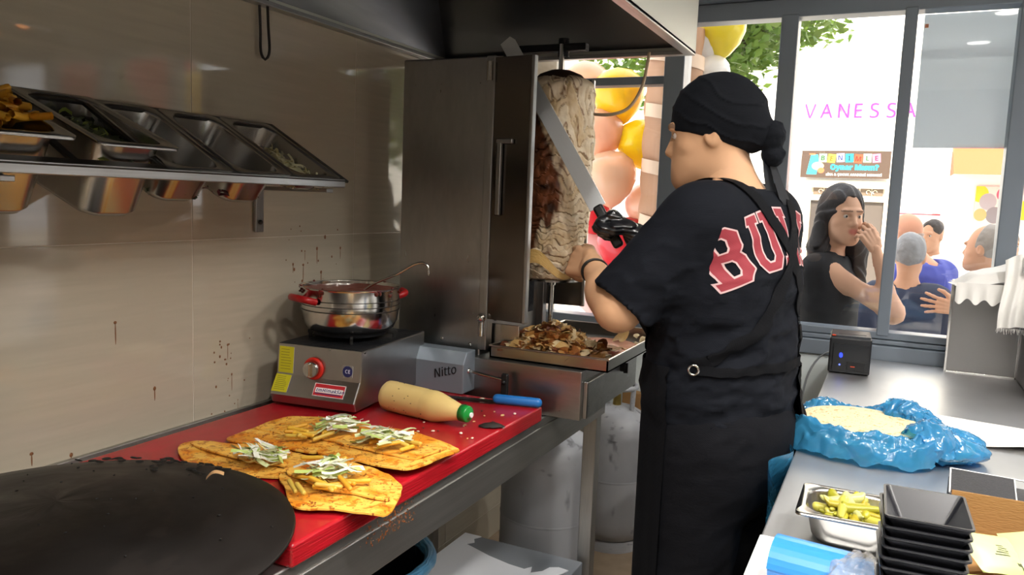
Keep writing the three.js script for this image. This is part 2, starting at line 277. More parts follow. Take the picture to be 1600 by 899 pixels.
{ // shaved meat heap
  const chip = (k) => { const g = sheet((u, v) => { const w = (u - 0.5) * 0.03 * (0.6 + 0.4 * Math.sin(v * 3.1)), l = (v - 0.5) * 0.045; return [w, 0.006 * Math.sin(u * 3.1 + k) + 0.006 * Math.cos(v * 4 + k * 2) + (hash(Math.floor(u * 4), Math.floor(v * 5), k) - 0.5) * 0.003, l + (hash(Math.floor(u * 4), k, 5) - 0.5) * 0.006]; }, 4, 5); return g; };
  const geos = [0, 1, 2, 3].map(chip), mats = [0xcfa768, 0xa2642b, 0xe2cc9f, 0x6e3716, 0xc08d4c].map((c) => M(c, 0.5, 0, { bumpMap: T.rough, bumpScale: 0.002, side: THREE.DoubleSide }));
  const hgt = (x, z) => 0.068 * Math.exp(-(((x + 0.83) / 0.095) ** 2 + ((z + 2.02) / 0.11) ** 2));
  const mound = sheet((u, v) => { const x = -0.95 + u * 0.27, z = -1.905 - v * 0.3; return [x, 1.0215 + hgt(x, z) * 0.82 + fbm(x * 60, z * 60, 3, 3) * 0.008, z]; }, 40, 40);
  const mo = single('meat_heap', 'mound of shaved chicken doner under loose slices on the steel tray', 'meat', mound, M(0x9a6a35, 0.55, 0, { bumpMap: T.rough, bumpScale: 0.004 })); mo.userData.kind = 'stuff';
  for (let i = 0; i < 270; i++) {
    const x = -0.825 + (rnd() + rnd() - 1) * 0.18, z = -2.0 + (rnd() + rnd() - 1) * 0.19; if (x < -0.95) continue; const xx = Math.min(x, -0.65), zz = Math.min(z, -1.915);
    const c = single('meat_shaving', 'small browned shaving of doner meat in the tray heap', 'meat', geos[i % 4], mats[Math.floor(rnd() * 5)], [xx, 1.027 + hgt(xx, zz) + rr(0, 0.006), zz], [rr(-0.7, 0.7), rr(0, 6.3), rr(-0.7, 0.7)], 'shavings heaped on the tray'); c.scale.setScalar(rr(0.6, 1.15));
  }
  for (const [x, z, k, s] of [[-0.735, -2.34, 1, 1.3], [-0.665, -2.36, 2, 0.8], [-0.65, -2.27, 0, 0.8], [-0.7, -2.4, 2, 0.6]]) { const c = single('meat_shaving', 'browned doner shaving lying apart at the far edge of the tray', 'meat', geos[k], mats[k === 1 ? 0 : 2], [x, 1.03, z], [0.3, x * 90, 0.3], 'shavings lying apart on the tray'); c.scale.setScalar(s); }
}
{ // extractor hood
  const t = thing('extractor_hood', 'large stainless steel extractor canopy above the grill', 'hood', [-1.0, 1.895, -1.4]);
  const x0 = -0.438, x1 = 0.43, z0 = -1.0, z1 = 1.9, q = 0.03;  // near end extended out of view to shade the upper wall
  const quad = (a, b, c, d) => { const g = new THREE.BufferGeometry(); g.setAttribute('position', new THREE.Float32BufferAttribute([...a, ...b, ...c, ...a, ...c, ...d], 3)); g.setAttribute('uv', new THREE.Float32BufferAttribute([0, 0, 1, 0, 1, 1, 0, 0, 1, 1, 0, 1], 2)); g.computeVertexNormals(); return g; };
  part('outer_skirt', [box(0.012, 0.3, z1 - z0, x1 - 0.006, 0.15, (z0 + z1) / 2), box(x1 - x0, 0.3, 0.012, (x0 + x1) / 2, 0.15, z0 + 0.006), box(x1 - x0, 0.3, 0.012, (x0 + x1) / 2, 0.15, z1 - 0.006), box(0.012, 0.3, z1 - z0, x0 + 0.006, 0.15, (z0 + z1) / 2)], M(0xd9dbd2, 0.5, 0.5, { bumpMap: T.brushed, bumpScale: 0.0002 }), t);
  part('lower_rim', [rbox(q, 0.012, z1 - z0, 0.002, x1 - q / 2, 0.002, (z0 + z1) / 2), rbox(q, 0.012, z1 - z0, 0.002, x0 + q / 2, 0.002, (z0 + z1) / 2), rbox(x1 - x0, 0.012, q, 0.002, (x0 + x1) / 2, 0.002, z0 + q / 2), rbox(x1 - x0, 0.012, q, 0.002, (x0 + x1) / 2, 0.002, z1 - q / 2)], m.steel, t);
  const a = [x0 + 0.014, 0.02, z0 + 0.014], b = [x1 - 0.014, 0.02, z0 + 0.014], c = [x1 - 0.014, 0.02, z1 - 0.014], d = [x0 + 0.014, 0.02, z1 - 0.014], A = [-0.25, 0.42, -0.55], B = [0.2, 0.42, -0.55], C = [0.2, 0.42, 1.4], D = [-0.25, 0.42, 1.4];
  const inner = M(0x85888e, 0.32, 1, { side: THREE.DoubleSide, bumpMap: T.rough, bumpScale: 0.001 });
  part('inner_funnel', [quad(a, b, B, A), quad(b, c, C, B), quad(c, d, D, C), quad(d, a, A, D), quad(A, B, C, D)], inner, t);
  part('roof_panel', [quad([x0, 0.3, z0], [x1, 0.3, z0], [0.25, 0.46, -0.6], [-0.3, 0.46, -0.6]), quad([x1, 0.3, z0], [x1, 0.3, z1], [0.25, 0.46, 1.45], [0.25, 0.46, -0.6]), quad([x1, 0.3, z1], [x0, 0.3, z1], [-0.3, 0.46, 1.45], [0.25, 0.46, 1.45]), quad([x0, 0.3, z1], [x0, 0.3, z0], [-0.3, 0.46, -0.6], [-0.3, 0.46, 1.45]), box(0.55, 0.36, 2.05, -0.025, 0.64, 0.425)], m.steel, t);
  part('duct_ring', [new THREE.TorusGeometry(0.15, 0.014, 12, 48).rotateX(Math.PI / 2).translate(0.06, 0.41, -0.22), new THREE.TorusGeometry(0.11, 0.008, 10, 40).rotateX(Math.PI / 2).translate(0.06, 0.415, -0.22)], m.steel, t);
}
single('wire_hook', 'small bent wire hook hanging from the hood edge at the wall', 'hook', tube([[0, 0.14, 0.004], [0.002, 0.06, 0.002], [0.004, 0.0, 0], [0.012, -0.012, -0.004], [0.018, 0.0, -0.01], [0.014, 0.07, -0.012], [0.01, 0.14, -0.012]], 0.0035, 40, 8), m.darkSteel, [WALL + 0.012, 1.775, -1.51]);
{ // convex griddle plate
  const t = thing('saj_griddle', 'big domed black iron griddle plate at the end of the red board', 'griddle', [-1.035, TOP, -0.695]);
  const pts = []; for (let i = 0; i <= 24; i++) { const s = i / 24; pts.push([0.345 * s, 0.066 + 0.052 * (1 - s * s)]); }
  pts.push([0.347, 0.062], [0.342, 0.058]); for (let i = 22; i >= 0; i--) { const s = i / 24; pts.push([0.343 * s, 0.059 + 0.05 * (1 - s * s)]); }
  part('iron_dome', lathe(pts.map(([a, b]) => [a * 0.945, b]), 96), m.iron, t);
  part('stand_ring', [new THREE.TorusGeometry(0.27, 0.012, 10, 48).rotateX(Math.PI / 2).translate(0, 0.065, 0), new THREE.TorusGeometry(0.2, 0.012, 10, 48).rotateX(Math.PI / 2).translate(0, 0.012, 0)], m.soot, t);
  for (let i = 0; i < 4; i++) { const a = i * 1.571 + 0.4; part('stand_leg', rod([0.2 * Math.cos(a), 0.01, 0.2 * Math.sin(a)], [0.27 * Math.cos(a), 0.066, 0.27 * Math.sin(a)], 0.01), m.soot, t); }
  const s = []; for (let i = 0; i < 60; i++) { const x = rr(-0.3, 0.05), z = -0.18 - rr(0, 0.12); const r = Math.hypot(x, z); if (r > 0.31) continue; s.push(ball(1, 0, 0, 0, 7, 5).scale(rr(0.002, 0.012), 0.0012, rr(0.002, 0.008)).translate(x, 0.066 + 0.052 * (1 - (r / 0.345) ** 2), z)); }
  for (let i = 0; i < 40; i++) { const a = rr(0, 6.28), r = rr(0.05, 0.32); s.push(ball(1, 0, 0, 0, 6, 5).scale(rr(0.001, 0.003), 0.0012, rr(0.001, 0.003)).translate(r * Math.cos(a), 0.066 + 0.052 * (1 - (r / 0.345) ** 2), r * Math.sin(a))); }
  part('burnt_crumbs', s, M(0x0a0807, 0.6), t).userData.kind = 'stuff';
}
// ---------- wall rack with food pans ----------
{
  const t = thing('pan_rack', 'sloping stainless steel rack fixed to the tiled wall holding food pans', 'rack', [-1.31, 1.54, -1.05]);
  const tilt = Math.atan2(0.133, 0.235);
  const slope = new THREE.Group(); slope.name = 'rack_frame'; slope.rotation.z = -tilt; t.add(slope);   // x runs down from the wall to the lip
  const zs = [-0.5, -0.33, -0.155, 0.02, 0.19, 0.36, 0.53];
  part('back_flange', rspan(-0.142, -0.118, -0.004, 0.002, -0.5, 0.8, 0.001), m.darkSteel, slope);
  part('front_flange', rspan(0.112, 0.136, -0.004, 0.002, -0.5, 0.8, 0.001), m.darkSteel, slope);
  for (const z of zs) part('divider', rspan(-0.142, 0.136, -0.004, 0.002, z - 0.007, z + 0.007, 0.001), m.darkSteel, slope);
  part('front_lip', rspan(0.106, 0.118, -0.082, -0.062, -0.495, 0.8, 0.002), m.steel, t);
  for (const z of [-0.46, 0.3]) {
    const b = part('wall_bracket', [rspan(-0.128, -0.118, -0.2, 0.06, z - 0.014, z + 0.014, 0.002), rspan(-0.128, 0.1, -0.095, -0.085, z - 0.012, z + 0.012, 0.002)], m.steel, t);
    part('bracket_bolt', new THREE.SphereGeometry(0.006, 10, 8).translate(-0.116, -0.175, z), m.darkSteel, b);
  }
}
function foodPan(name, label, w, l, h, pos, rz, mat = m.panSteel, group) {   // opening along local x (l) and z (w); rim at y = 0
  const t = thing(name, label, 'pan', pos, 0, group); t.rotation.z = rz;
  const rr4 = (w2, l2, r) => { const s = []; for (const [cx, cz, a0] of [[l2 - r, w2 - r, 0], [-l2 + r, w2 - r, 1], [-l2 + r, -w2 + r, 2], [l2 - r, -w2 + r, 3]]) for (let i = 0; i <= 6; i++) { const a = (a0 + i / 6) * Math.PI / 2; s.push([cx + r * Math.cos(a), cz + r * Math.sin(a)]); } return s; };
  const loops = [[rr4(w / 2, l / 2, 0.012), -0.006], [rr4(w / 2, l / 2, 0.012), 0], [rr4(w / 2 - 0.011, l / 2 - 0.011, 0.045), 0.0], [rr4(w / 2 - 0.014, l / 2 - 0.014, 0.044), -0.006], [rr4(w / 2 - 0.024, l / 2 - 0.024, 0.036), -h + 0.012], [rr4(w / 2 - 0.034, l / 2 - 0.034, 0.028), -h], [rr4(0.001, 0.001, 0.0005), -h]];
  const p = [], ix = [], N = 28;
  for (const [s, y] of loops) for (const [a, b] of s) p.push(a, y, b);
  for (let k = 0; k < loops.length - 1; k++) for (let i = 0; i < N; i++) { const a = k * N + i, b = k * N + (i + 1) % N; ix.push(a, b, a + N, b, b + N, a + N); }
  const g = new THREE.BufferGeometry(); g.setAttribute('position', new THREE.Float32BufferAttribute(p, 3)); g.setIndex(ix); const fl = g.toNonIndexed(); fl.computeVertexNormals();
  part('pan_shell', mergeVerts(fl), mat, t); return t;
}
function mergeVerts(g) { const k = g.clone(); k.deleteAttribute('normal'); k.deleteAttribute('uv'); const mv = mergeVertices(k, 1e-5); mv.computeVertexNormals(); return mv; }
const steelIn = M(0xaaa8a4, 0.24, 1, { side: THREE.DoubleSide });
{
  const deep = -Math.atan2(0.098, 0.245), flat = -Math.atan2(0.133, 0.235);
  const P = [['deep steel food pan of french fries in the wall rack', -0.772, 0.15, deep, 0.028], ['deep steel food pan of chopped green herbs in the wall rack', -0.975, 0.15, deep, 0.024], ['empty-looking dark steel food pan next to the herbs', -1.115, 0.09, flat, 0.004],
    ['dark steel food pan with a little red relish in the wall rack', -1.285, 0.09, flat, 0.004], ['shallow steel food pan of sliced onion at the rack end', -1.455, 0.055, flat, 0.004]];
  const pans = P.map(([lab, z, h, a, up]) => foodPan('food_pan', lab, 0.164, 0.265, h, [-1.312, 1.541 + up, z], a, steelIn, 'pans in the wall rack'));
  const inPan = (i, x, y, z) => pans[i].localToWorld(V(x, y, z)); pans.forEach((p) => p.updateMatrixWorld(true));
  // french fries
  const fg = [0, 1, 2].map((k) => new THREE.TubeGeometry(new THREE.CatmullRomCurve3([V(-0.032, 0, 0), V(0, 0.004 * (k - 1), 0.003 * k), V(0.032, 0.002, 0)]), 6, 0.0065, 6)); fg.forEach((g) => g.scale(1, 1, 1));
  const fm = [0xd9a02a, 0xc98a1e, 0xe2b13c].map((c) => M(c, 0.5));
  for (let i = 0; i < 70; i++) { const q = inPan(0, rr(-0.08, 0.075), -0.02 + rr(0, 0.04), rr(-0.045, 0.045)); single('french_fry', 'golden french fry heaped in the rack pan', 'fries', fg[i % 3], fm[i % 3], [q.x, q.y, q.z], [rr(-0.3, 0.3), rr(0, 6.3), rr(-0.35, 0.35)], 'fries in the rack pan'); }
  const heap = (i, label, cols, n, top, w, len, cat, x0 = -0.1, x1 = 0.11) => {
    const gs = []; for (let k = 0; k < n; k++) { const c = new THREE.Color(cols[k % cols.length]); const g = sheet((u, v) => [(v - 0.5) * len * rr(0.98, 1.02), Math.sin(v * 3 + k) * len * 0.2, (u - 0.5) * w + Math.sin(v * 5 + k) * w * 0.5], 1, 4); g.rotateX(rr(-1, 1)).rotateY(rr(0, 6.3)).rotateZ(rr(-0.6, 0.6)); const x = rr(x0, x1), z = rr(-0.055, 0.055); g.translate(x, top - 0.2 * Math.abs(z) + rr(-0.015, 0.008), z); g.setAttribute('color', new THREE.Float32BufferAttribute(new Array(g.attributes.position.count).fill([c.r, c.g, c.b]).flat(), 3)); gs.push(g); }
    const bed = ball(1, 0, 0, 0, 18, 10).scale((x1 - x0) * 0.5, 0.012, 0.05).translate((x0 + x1) / 2 - 0.005, top - 0.012, 0); const c0 = new THREE.Color(cols[0]); bed.setAttribute('color', new THREE.Float32BufferAttribute(new Array(bed.attributes.position.count).fill([c0.r, c0.g, c0.b]).flat(), 3)); gs.push(bed);
    const o = single(cat[0], label, cat[1], gs, M(0xffffff, 0.5, 0, { vertexColors: true, side: THREE.DoubleSide })); o.position.copy(pans[i].position); o.rotation.copy(pans[i].rotation); o.userData.kind = 'stuff'; return o;
  };
  heap(1, 'chopped green herbs and lettuce filling the deep rack pan', [0x3f4a2c, 0x4a5633, 0x36402a, 0x8fa04a], 260, -0.03, 0.008, 0.022, ['chopped_herbs', 'herbs']);
  heap(2, 'few dark green leaves at the bottom of the rack pan', [0x2b3a1c, 0x223018, 0x3c4a24], 90, -0.06, 0.01, 0.022, ['leaf_scraps', 'herbs'], -0.02, 0.1);
  heap(3, 'dark red relish at the bottom of the rack pan', [0x3d1016, 0x54141c, 0x2c0d14], 90, -0.065, 0.01, 0.02, ['red_relish', 'relish'], -0.03, 0.1);
  heap(4, 'pale sliced onion in the shallow rack pan', [0xc9c6a0, 0xd8d4b4, 0xb9ad7c], 170, -0.022, 0.005, 0.035, ['sliced_onion', 'onion'], -0.04, 0.11);
}
// ---------- burner, pot, ladle ----------
{
  const t = thing('gas_burner', 'low stainless steel single gas burner with red-ringed knob beside the wall', 'burner', [-1.25, 0.92, -1.66], 0.115);
  const prof = [[-0.18, 0.012], [0.185, 0.012], [0.192, 0.03], [0.165, 0.075], [0.158, 0.147], [-0.18, 0.147]];   // depth (front positive) by height
  part('housing', extrude(prof.map(([a, b]) => [a, b]), 0.235, 0.003).rotateY(-Math.PI / 2).translate(0.1175, 0, 0), m.steel, t);
  part('top_plate', rspan(-0.116, 0.116, 0.146, 0.151, -0.178, 0.156, 0.002), m.soot, t);
  for (let i = 0; i < 4; i++) { const a = i * Math.PI / 2 + 0.5; part('pan_support', [rbox(0.09, 0.009, 0.008, 0.002, 0.07, 0.166, 0), rbox(0.01, 0.02, 0.008, 0.002, 0.108, 0.158, 0)].map((g) => g.rotateY(a)), m.black, t); }
  part('burner_head', cyl(0.035, 0.04, 0.012, 0, 0.156, 0, 24), m.soot, t);
  const kx = -0.008, ky = 0.098, kz = 0.163;
  const kn = part('knob', [cyl(0.019, 0.021, 0.02, 0, 0, 0, 28).rotateX(Math.PI / 2).translate(kx, ky, kz + 0.014), rbox(0.009, 0.036, 0.012, 0.003, kx, ky, kz + 0.026)], m.polished, t);
  part('knob_ring', new THREE.TorusGeometry(0.023, 0.005, 10, 32).translate(kx, ky, kz + 0.006), M(0xc8281c, 0.35), kn);
  const label = (name, w, h, x, y, z, rx, draw, px, py) => { const q = part(name, panel(w, h, 0.0008), [m.white, m.white, m.white, m.white, M(0xffffff, 0.4, 0, { map: print(px, py, draw) }), m.white], t); q.position.set(x, y, z); q.rotation.x = rx; return q; };
  const yellow = (c, w, h) => { c.fillStyle = '#d3cf1f'; c.fillRect(0, 0, w, h); c.fillStyle = '#8f8a2a'; for (let i = 1; i < 9; i++) c.fillRect(w * 0.12, h * i / 9.5, w * (0.5 + 0.25 * hash(i, 2, 3)), 3); };
  label('yellow_label', 0.042, 0.065, -0.088, 0.112, 0.1655, -0.09, yellow, 96, 144);
  label('yellow_label_fold', 0.044, 0.045, -0.091, 0.056, 0.1815, -0.54, yellow, 96, 96);
  label('round_badge', 0.027, 0.027, 0.085, 0.1, 0.1665, -0.09, (c, w, h) => { c.fillStyle = '#8a8986'; c.fillRect(0, 0, w, h); c.fillStyle = '#1c2560'; c.beginPath(); c.arc(w / 2, h / 2, w / 2, 0, 7); c.fill(); c.fillStyle = '#d5dcf2'; c.font = 'bold 52px sans-serif'; c.textAlign = 'center'; c.fillText('CE', w / 2, h * 0.66); }, 112, 112);
  label('maker_plate', 0.085, 0.032, 0.045, 0.052, 0.1835, -0.54, (c, w, h) => { c.fillStyle = '#e7d9d9'; c.fillRect(0, 0, w, h); c.fillStyle = '#c22a33'; c.fillRect(5, 5, w - 10, h - 10); c.fillStyle = '#f4eeee'; c.fillRect(14, 34, w - 26, 40); c.fillStyle = '#22306c'; c.font = 'italic bold 38px sans-serif'; c.fillText('tmHimakSan', 18, 67); c.fillStyle = '#22306c'; c.fillRect(20, 78, w - 44, 7); }, 256, 104);
  for (let i = 0; i < 9; i++) { const q = part('vent_slot', rbox(0.002, 0.022, 0.0035, 0.0006), m.black, t); q.position.set(0.1178, 0.1, 0.06 - i * 0.0155 - (i > 4 ? 0.006 : 0)); q.rotation.x = i < 5 ? -0.5 : 0.5; }
  for (let i = 0; i < 6; i++) { const q = part('vent_slot', rbox(0.004, 0.018, 0.002, 0.0006), m.black, t); q.position.set(-0.035 + i * 0.013, 0.024, 0.1905); q.rotation.set(0.3, 0, i < 3 ? 0.6 : -0.6); }
}
{
  const t = thing('sauce_pot', 'shiny steel cooking pot of red sauce standing on the gas burner', 'pot', [-1.255, 1.09, -1.655]);
  const shell = [[0.0, 0.002], [0.095, 0.002], [0.112, 0.012], [0.121, 0.03], [0.1255, 0.06], [0.126, 0.075], [0.126, 0.112], [0.131, 0.116], [0.131, 0.118], [0.122, 0.116], [0.121, 0.04], [0.09, 0.01], [0, 0.008]];
  part('pot_body', lathe(shell, 56), m.polished, t);
  for (const y of [0.06, 0.073, 0.086]) part('groove', new THREE.TorusGeometry(0.1262, 0.0011, 6, 64).rotateX(Math.PI / 2).translate(0, y, 0), m.darkSteel, t);
  part('base_disc', cyl(0.1, 0.095, 0.012, 0, 0.001, 0, 40), m.soot, t);
  const sauce = sheet((u, v) => { const r = 0.1215 * v, a = u * 6.2832; return [r * Math.cos(a), 0.107 + 0.004 * fbm(r * 60 * Math.cos(a) + 9, r * 60 * Math.sin(a), 2, 3), r * Math.sin(a)]; }, 40, 12);
  const so = single('red_sauce', 'thick dark red tomato sauce inside the steel pot', 'sauce', sauce, M(0x6d1d0d, 0.28, 0, { side: THREE.DoubleSide }), [-1.255, 1.09, -1.655]); so.userData.kind = 'stuff';
  for (const a of [-1.91 - Math.PI, -1.91]) { const q = part('handle', [tube([[0.124, 0.085, -0.036], [0.15, 0.092, -0.034], [0.162, 0.095, 0], [0.15, 0.092, 0.034], [0.124, 0.085, 0.036]], 0.009, 24, 10).scale(1, 1, 1)], M(0xa5171b, 0.35), t, 'red plastic handle'); q.rotation.y = a + Math.PI; }
  const s = []; for (let i = 0; i < 30; i++) { const a = rr(0, 6.28); s.push(ball(1, 0, 0, 0, 6, 5).scale(rr(0.002, 0.006), rr(0.002, 0.006), rr(0.002, 0.006)).translate(0.127 * Math.cos(a), rr(0.1, 0.118), 0.127 * Math.sin(a))); }
  part('sauce_smears', s, M(0x571708, 0.35), t).userData.kind = 'stuff';
}
single('ladle', 'thin steel ladle handle with hooked end leaning out of the pot', 'ladle', [tube([[-0.06, -0.02, 0.02], [0.0, 0.035, 0.0], [0.07, 0.07, -0.02], [0.115, 0.098, -0.035], [0.135, 0.1, -0.042], [0.145, 0.09, -0.045], [0.146, 0.07, -0.046]], 0.0033, 50, 8), new THREE.SphereGeometry(0.032, 20, 10, 0, 6.3, Math.PI / 2, Math.PI / 2).translate(-0.07, -0.02, 0.024)], m.polished, [-1.2, 1.175, -1.665]);
{ // squeeze bottle lying on the board
  const t = thing('sauce_bottle', 'cream sauce bottle with green cap lying on the red board', 'bottle', [-1.085, 0.9575, -1.578]);
  t.rotation.set(0, -0.115, -Math.PI / 2 - 0.02);
  part('body', lathe([[0, 0], [0.03, 0.001], [0.036, 0.008], [0.037, 0.02], [0.0365, 0.12], [0.034, 0.124], [0.036, 0.129], [0.037, 0.15], [0.035, 0.162], [0.018, 0.226], [0.0175, 0.232], [0, 0.232]], 40), M(0xe8cb84, 0.38, 0, { sheen: 0.2 }), t);
  part('cap', lathe([[0, 0.255], [0.008, 0.255], [0.009, 0.251], [0.0175, 0.25], [0.0195, 0.246], [0.0195, 0.229], [0, 0.228]], 32), M(0x128a35, 0.35), t, 'green screw cap');
  part('cap_plug', cyl(0.006, 0.006, 0.004, 0, 0.2565, 0, 16), m.white, t);
  const s = []; for (let i = 0; i < 26; i++) { const a = rr(0, 6.28), y = rr(0.01, 0.15); s.push(ball(1, 0, 0, 0, 6, 5).scale(0.0008, rr(0.0008, 0.0025), rr(0.0008, 0.002)).rotateY(-a).translate(0.037 * Math.cos(a), y, 0.037 * Math.sin(a))); }
  part('specks', s, M(0x4a3214, 0.5), t).userData.kind = 'stuff';
}
{
  const t = thing('doner_knife', 'long knife with blue handle lying across the red board', 'knife', [-0.885, 0.934, -1.775], 0.2);
  part('handle', [new THREE.CapsuleGeometry(0.0125, 0.105, 6, 14).rotateZ(Math.PI / 2).scale(1, 1, 0.9).translate(0.06, 0, 0)], M(0x1f6cb4, 0.4), t, 'blue plastic handle');
  part('blade', extrude([[0, -0.012], [-0.24, -0.009], [-0.27, 0.008], [0, 0.012]], 0.002).rotateX(-Math.PI / 2).translate(0, -0.009, 0), M(0x3b2a24, 0.35, 0.8), t);
}
{ // small things on the board
  const mk = (x, z, r, c, s) => single('food_crumb', 'tiny crumb of chicken on the red board', 'crumb', ball(1, 0, 0, 0, 7, 5).scale(r * 1.6, r * 0.6, r), c, [x, 0.9215 + r * 0.3, z], [0, s, 0], 'crumbs on the red board');
  const cr = [M(0xd9b57a, 0.6), M(0xe8d7c0, 0.6), M(0x5a1a10, 0.6)];
  for (let i = 0; i < 26; i++) mk(rr(-1.0, -0.79), rr(-1.72, -1.46), rr(0.0015, 0.0045), cr[i % 3], rr(0, 6));
  for (const [x, z] of [[-0.86, -0.945], [-0.985, -1.77], [-1.02, -1.76], [-0.93, -1.79]]) mk(x, z, 0.005, cr[1], x * 50);
  single('charred_scrap', 'black charred scrap of food near the board edge', 'scrap', sheet((u, v) => [(u - 0.5) * 0.062, 0.009 * Math.sin(u * 3.1) * Math.sin(v * 3.1) + 0.003 * hash(Math.floor(u * 8), Math.floor(v * 4), 2), (v - 0.5) * 0.022 * (0.5 + Math.sin(u * 3.1))], 10, 5), M(0x1c120d, 0.6, 0, { side: THREE.DoubleSide }), [-0.795, 0.922, -1.585], [0, 0.5, 0]);
  single('griddle_scrap', 'small curled flake of food on the black griddle', 'scrap', sheet((u, v) => [(u - 0.5) * 0.028, 0.008 * Math.sin(u * 3.1), (v - 0.5) * 0.011], 8, 2), M(0xcaa070, 0.5, 0, { side: THREE.DoubleSide }), [-0.95, 0.985, -0.905], [0.2, 0.7, 0.1]);
}
// ---------- flatbreads on the board ----------
{
  const breadTex = tex(512, (u, v) => { const a = fbm(u * 6, v * 6, 61, 5, 6), b = fbm(u * 22, v * 22, 62, 3, 22), s = fbm(u * 60, v * 60, 63, 2, 60); let c = [0.93, 0.72, 0.32]; const k = clamp((a - 0.45) * 4); c = [mix(c[0], 0.87, k), mix(c[1], 0.54, k), mix(c[2], 0.13, k)]; if (b > 0.64) c = [c[0] * 0.86, c[1] * 0.72, c[2] * 0.5]; if (s > 0.76) c = [0.55, 0.3, 0.1]; return c; }, true, 1, 1);
  const bread = M(0xffffff, 0.5, 0, { map: breadTex, bumpMap: T.rough, bumpScale: 0.004, side: THREE.DoubleSide });
  const outline = (poly, a) => { const n = poly.length, s = a * n, i = Math.floor(s) % n, f = s - Math.floor(s), P = (k) => poly[(k + n) % n], c = [0, 1].map((d) => { const p0 = P(i - 1)[d], p1 = P(i)[d], p2 = P(i + 1)[d], p3 = P(i + 2)[d]; return p1 + 0.5 * f * (p2 - p0 + f * (2 * p0 - 5 * p1 + 4 * p2 - p3 + f * (3 * (p1 - p2) + p3 - p0))); }); return c; };
  const slab = (poly, y, sx, amp) => {
    const c = [0, 1].map((d) => poly.reduce((s, p) => s + p[d], 0) / poly.length);
    const at = (u, v, lift) => { const o = outline(poly, u), w = 1 + 0.025 * (noise(u * 40, 3, sx, 0) - 0.5); const x = c[0] + (o[0] - c[0]) * v * w, z = c[1] + (o[1] - c[1]) * v * w; return [x, y + lift + amp * (fbm(x * 28 + sx, z * 28, sx, 3) - 0.3), z]; };
    const A = sheet((u, v) => at(u, v, 0.003), 64, 14), B = sheet((u, v) => at(u, 1 - v, 0), 64, 14), S = sheet((u, v) => at(u, 1, 0.003 * (1 - v)), 64, 1);
    const g = join([A, B, S]), uv = g.attributes.uv, p = g.attributes.position; for (let i = 0; i < p.count; i++) uv.setXY(i, p.getX(i) * 4 + sx, p.getZ(i) * 4); return g;
  };
  const defs = [
    ['E', [[-1.261, -1.108], [-1.242, -1.154], [-1.166, -1.165], [-1.09, -1.19], [-1.0, -1.19], [-0.945, -1.175], [-0.956, -1.122], [-0.967, -1.077], [-1.076, -1.04], [-1.178, -1.05]], 0.9225, 'sauced flatbread with shredded lettuce, partly behind the black griddle'],
    ['A', [[-1.214, -1.186], [-1.222, -1.262], [-1.223, -1.351], [-1.18, -1.408], [-1.117, -1.421], [-1.081, -1.386], [-1.06, -1.335], [-1.06, -1.265], [-1.097, -1.205], [-1.141, -1.19]], 0.9225, 'browner plain flatbread nearest the gas burner'],
    ['B', [[-1.123, -1.216], [-1.128, -1.278], [-1.09, -1.348], [-1.053, -1.412], [-0.973, -1.4], [-0.932, -1.374], [-0.934, -1.302], [-0.952, -1.238], [-1.012, -1.195], [-1.091, -1.195]], 0.929, 'sauced flatbread with fries overlapping the plain browner one'],
    ['C', [[-0.989, -1.202], [-0.985, -1.263], [-0.978, -1.374], [-0.904, -1.4], [-0.759, -1.36], [-0.756, -1.299], [-0.768, -1.216], [-0.807, -1.192], [-0.865, -1.19], [-0.931, -1.184]], 0.9355, 'pointed flatbread with lettuce whose tip reaches the board edge'],
    ['D', [[-0.972, -1.079], [-0.979, -1.159], [-0.928, -1.191], [-0.834, -1.186], [-0.762, -1.156], [-0.726, -1.105], [-0.698, -1.029], [-0.723, -1.01], [-0.779, -1.001], [-0.847, -0.973], [-0.914, -1.028]], 0.9285, 'paler flatbread with fries hanging over the front of the board']];
  const wraps = {};
  for (const [k, poly, y, label] of defs) {
    const c = [0, 1].map((d) => poly.reduce((s, p) => s + p[d], 0) / poly.length);
    const t = thing('flatbread_wrap', label, 'flatbread', [c[0], y, c[1]], 0, 'flatbreads laid out for filling'); const loc = poly.map((p) => [p[0] - c[0], p[1] - c[1]]);
    part('bread_layer', slab(loc, 0, k.charCodeAt(0), 0.006), bread, t);
    part('folded_layer', slab(loc.map(([x, z]) => [x * 0.86 - 0.006, z * (z < 0 ? 0.92 : 0.3)]), 0.005, k.charCodeAt(0) + 3, 0.007), bread, t); wraps[k] = c;
  }
  const fry = [0, 1, 2].map((k) => new THREE.CapsuleGeometry(0.0043, 0.04, 4, 8).rotateZ(Math.PI / 2).applyMatrix4(new THREE.Matrix4().makeShear(0, 0, 0.05 * k, 0, 0, 0))), fmat = [0xe0b03a, 0xd39a2c, 0xcfae4a].map((c) => M(c, 0.45));
  const fries = (x, z, y, n, lab, a) => { for (let i = 0; i < n; i++) single('potato_fry', lab, 'fries', fry[i % 3], fmat[i % 3], [x + rr(-0.055, 0.055), y + rr(0, 0.008), z + rr(-0.045, 0.045)], [rr(-0.1, 0.1), a + rr(-0.9, 0.9), rr(-0.2, 0.2)], lab); };
  fries(-1.045, -1.26, 0.945, 9, 'potato fry on the flatbread overlapping the browner one', 0.9); fries(-0.855, -1.28, 0.952, 8, 'potato fry on the pointed flatbread', 0.6); fries(-0.84, -1.045, 0.946, 12, 'potato fry on the paler front flatbread', 0.15); fries(-0.88, -1.1, 0.948, 4, 'potato fry on the paler front flatbread', 0.9);
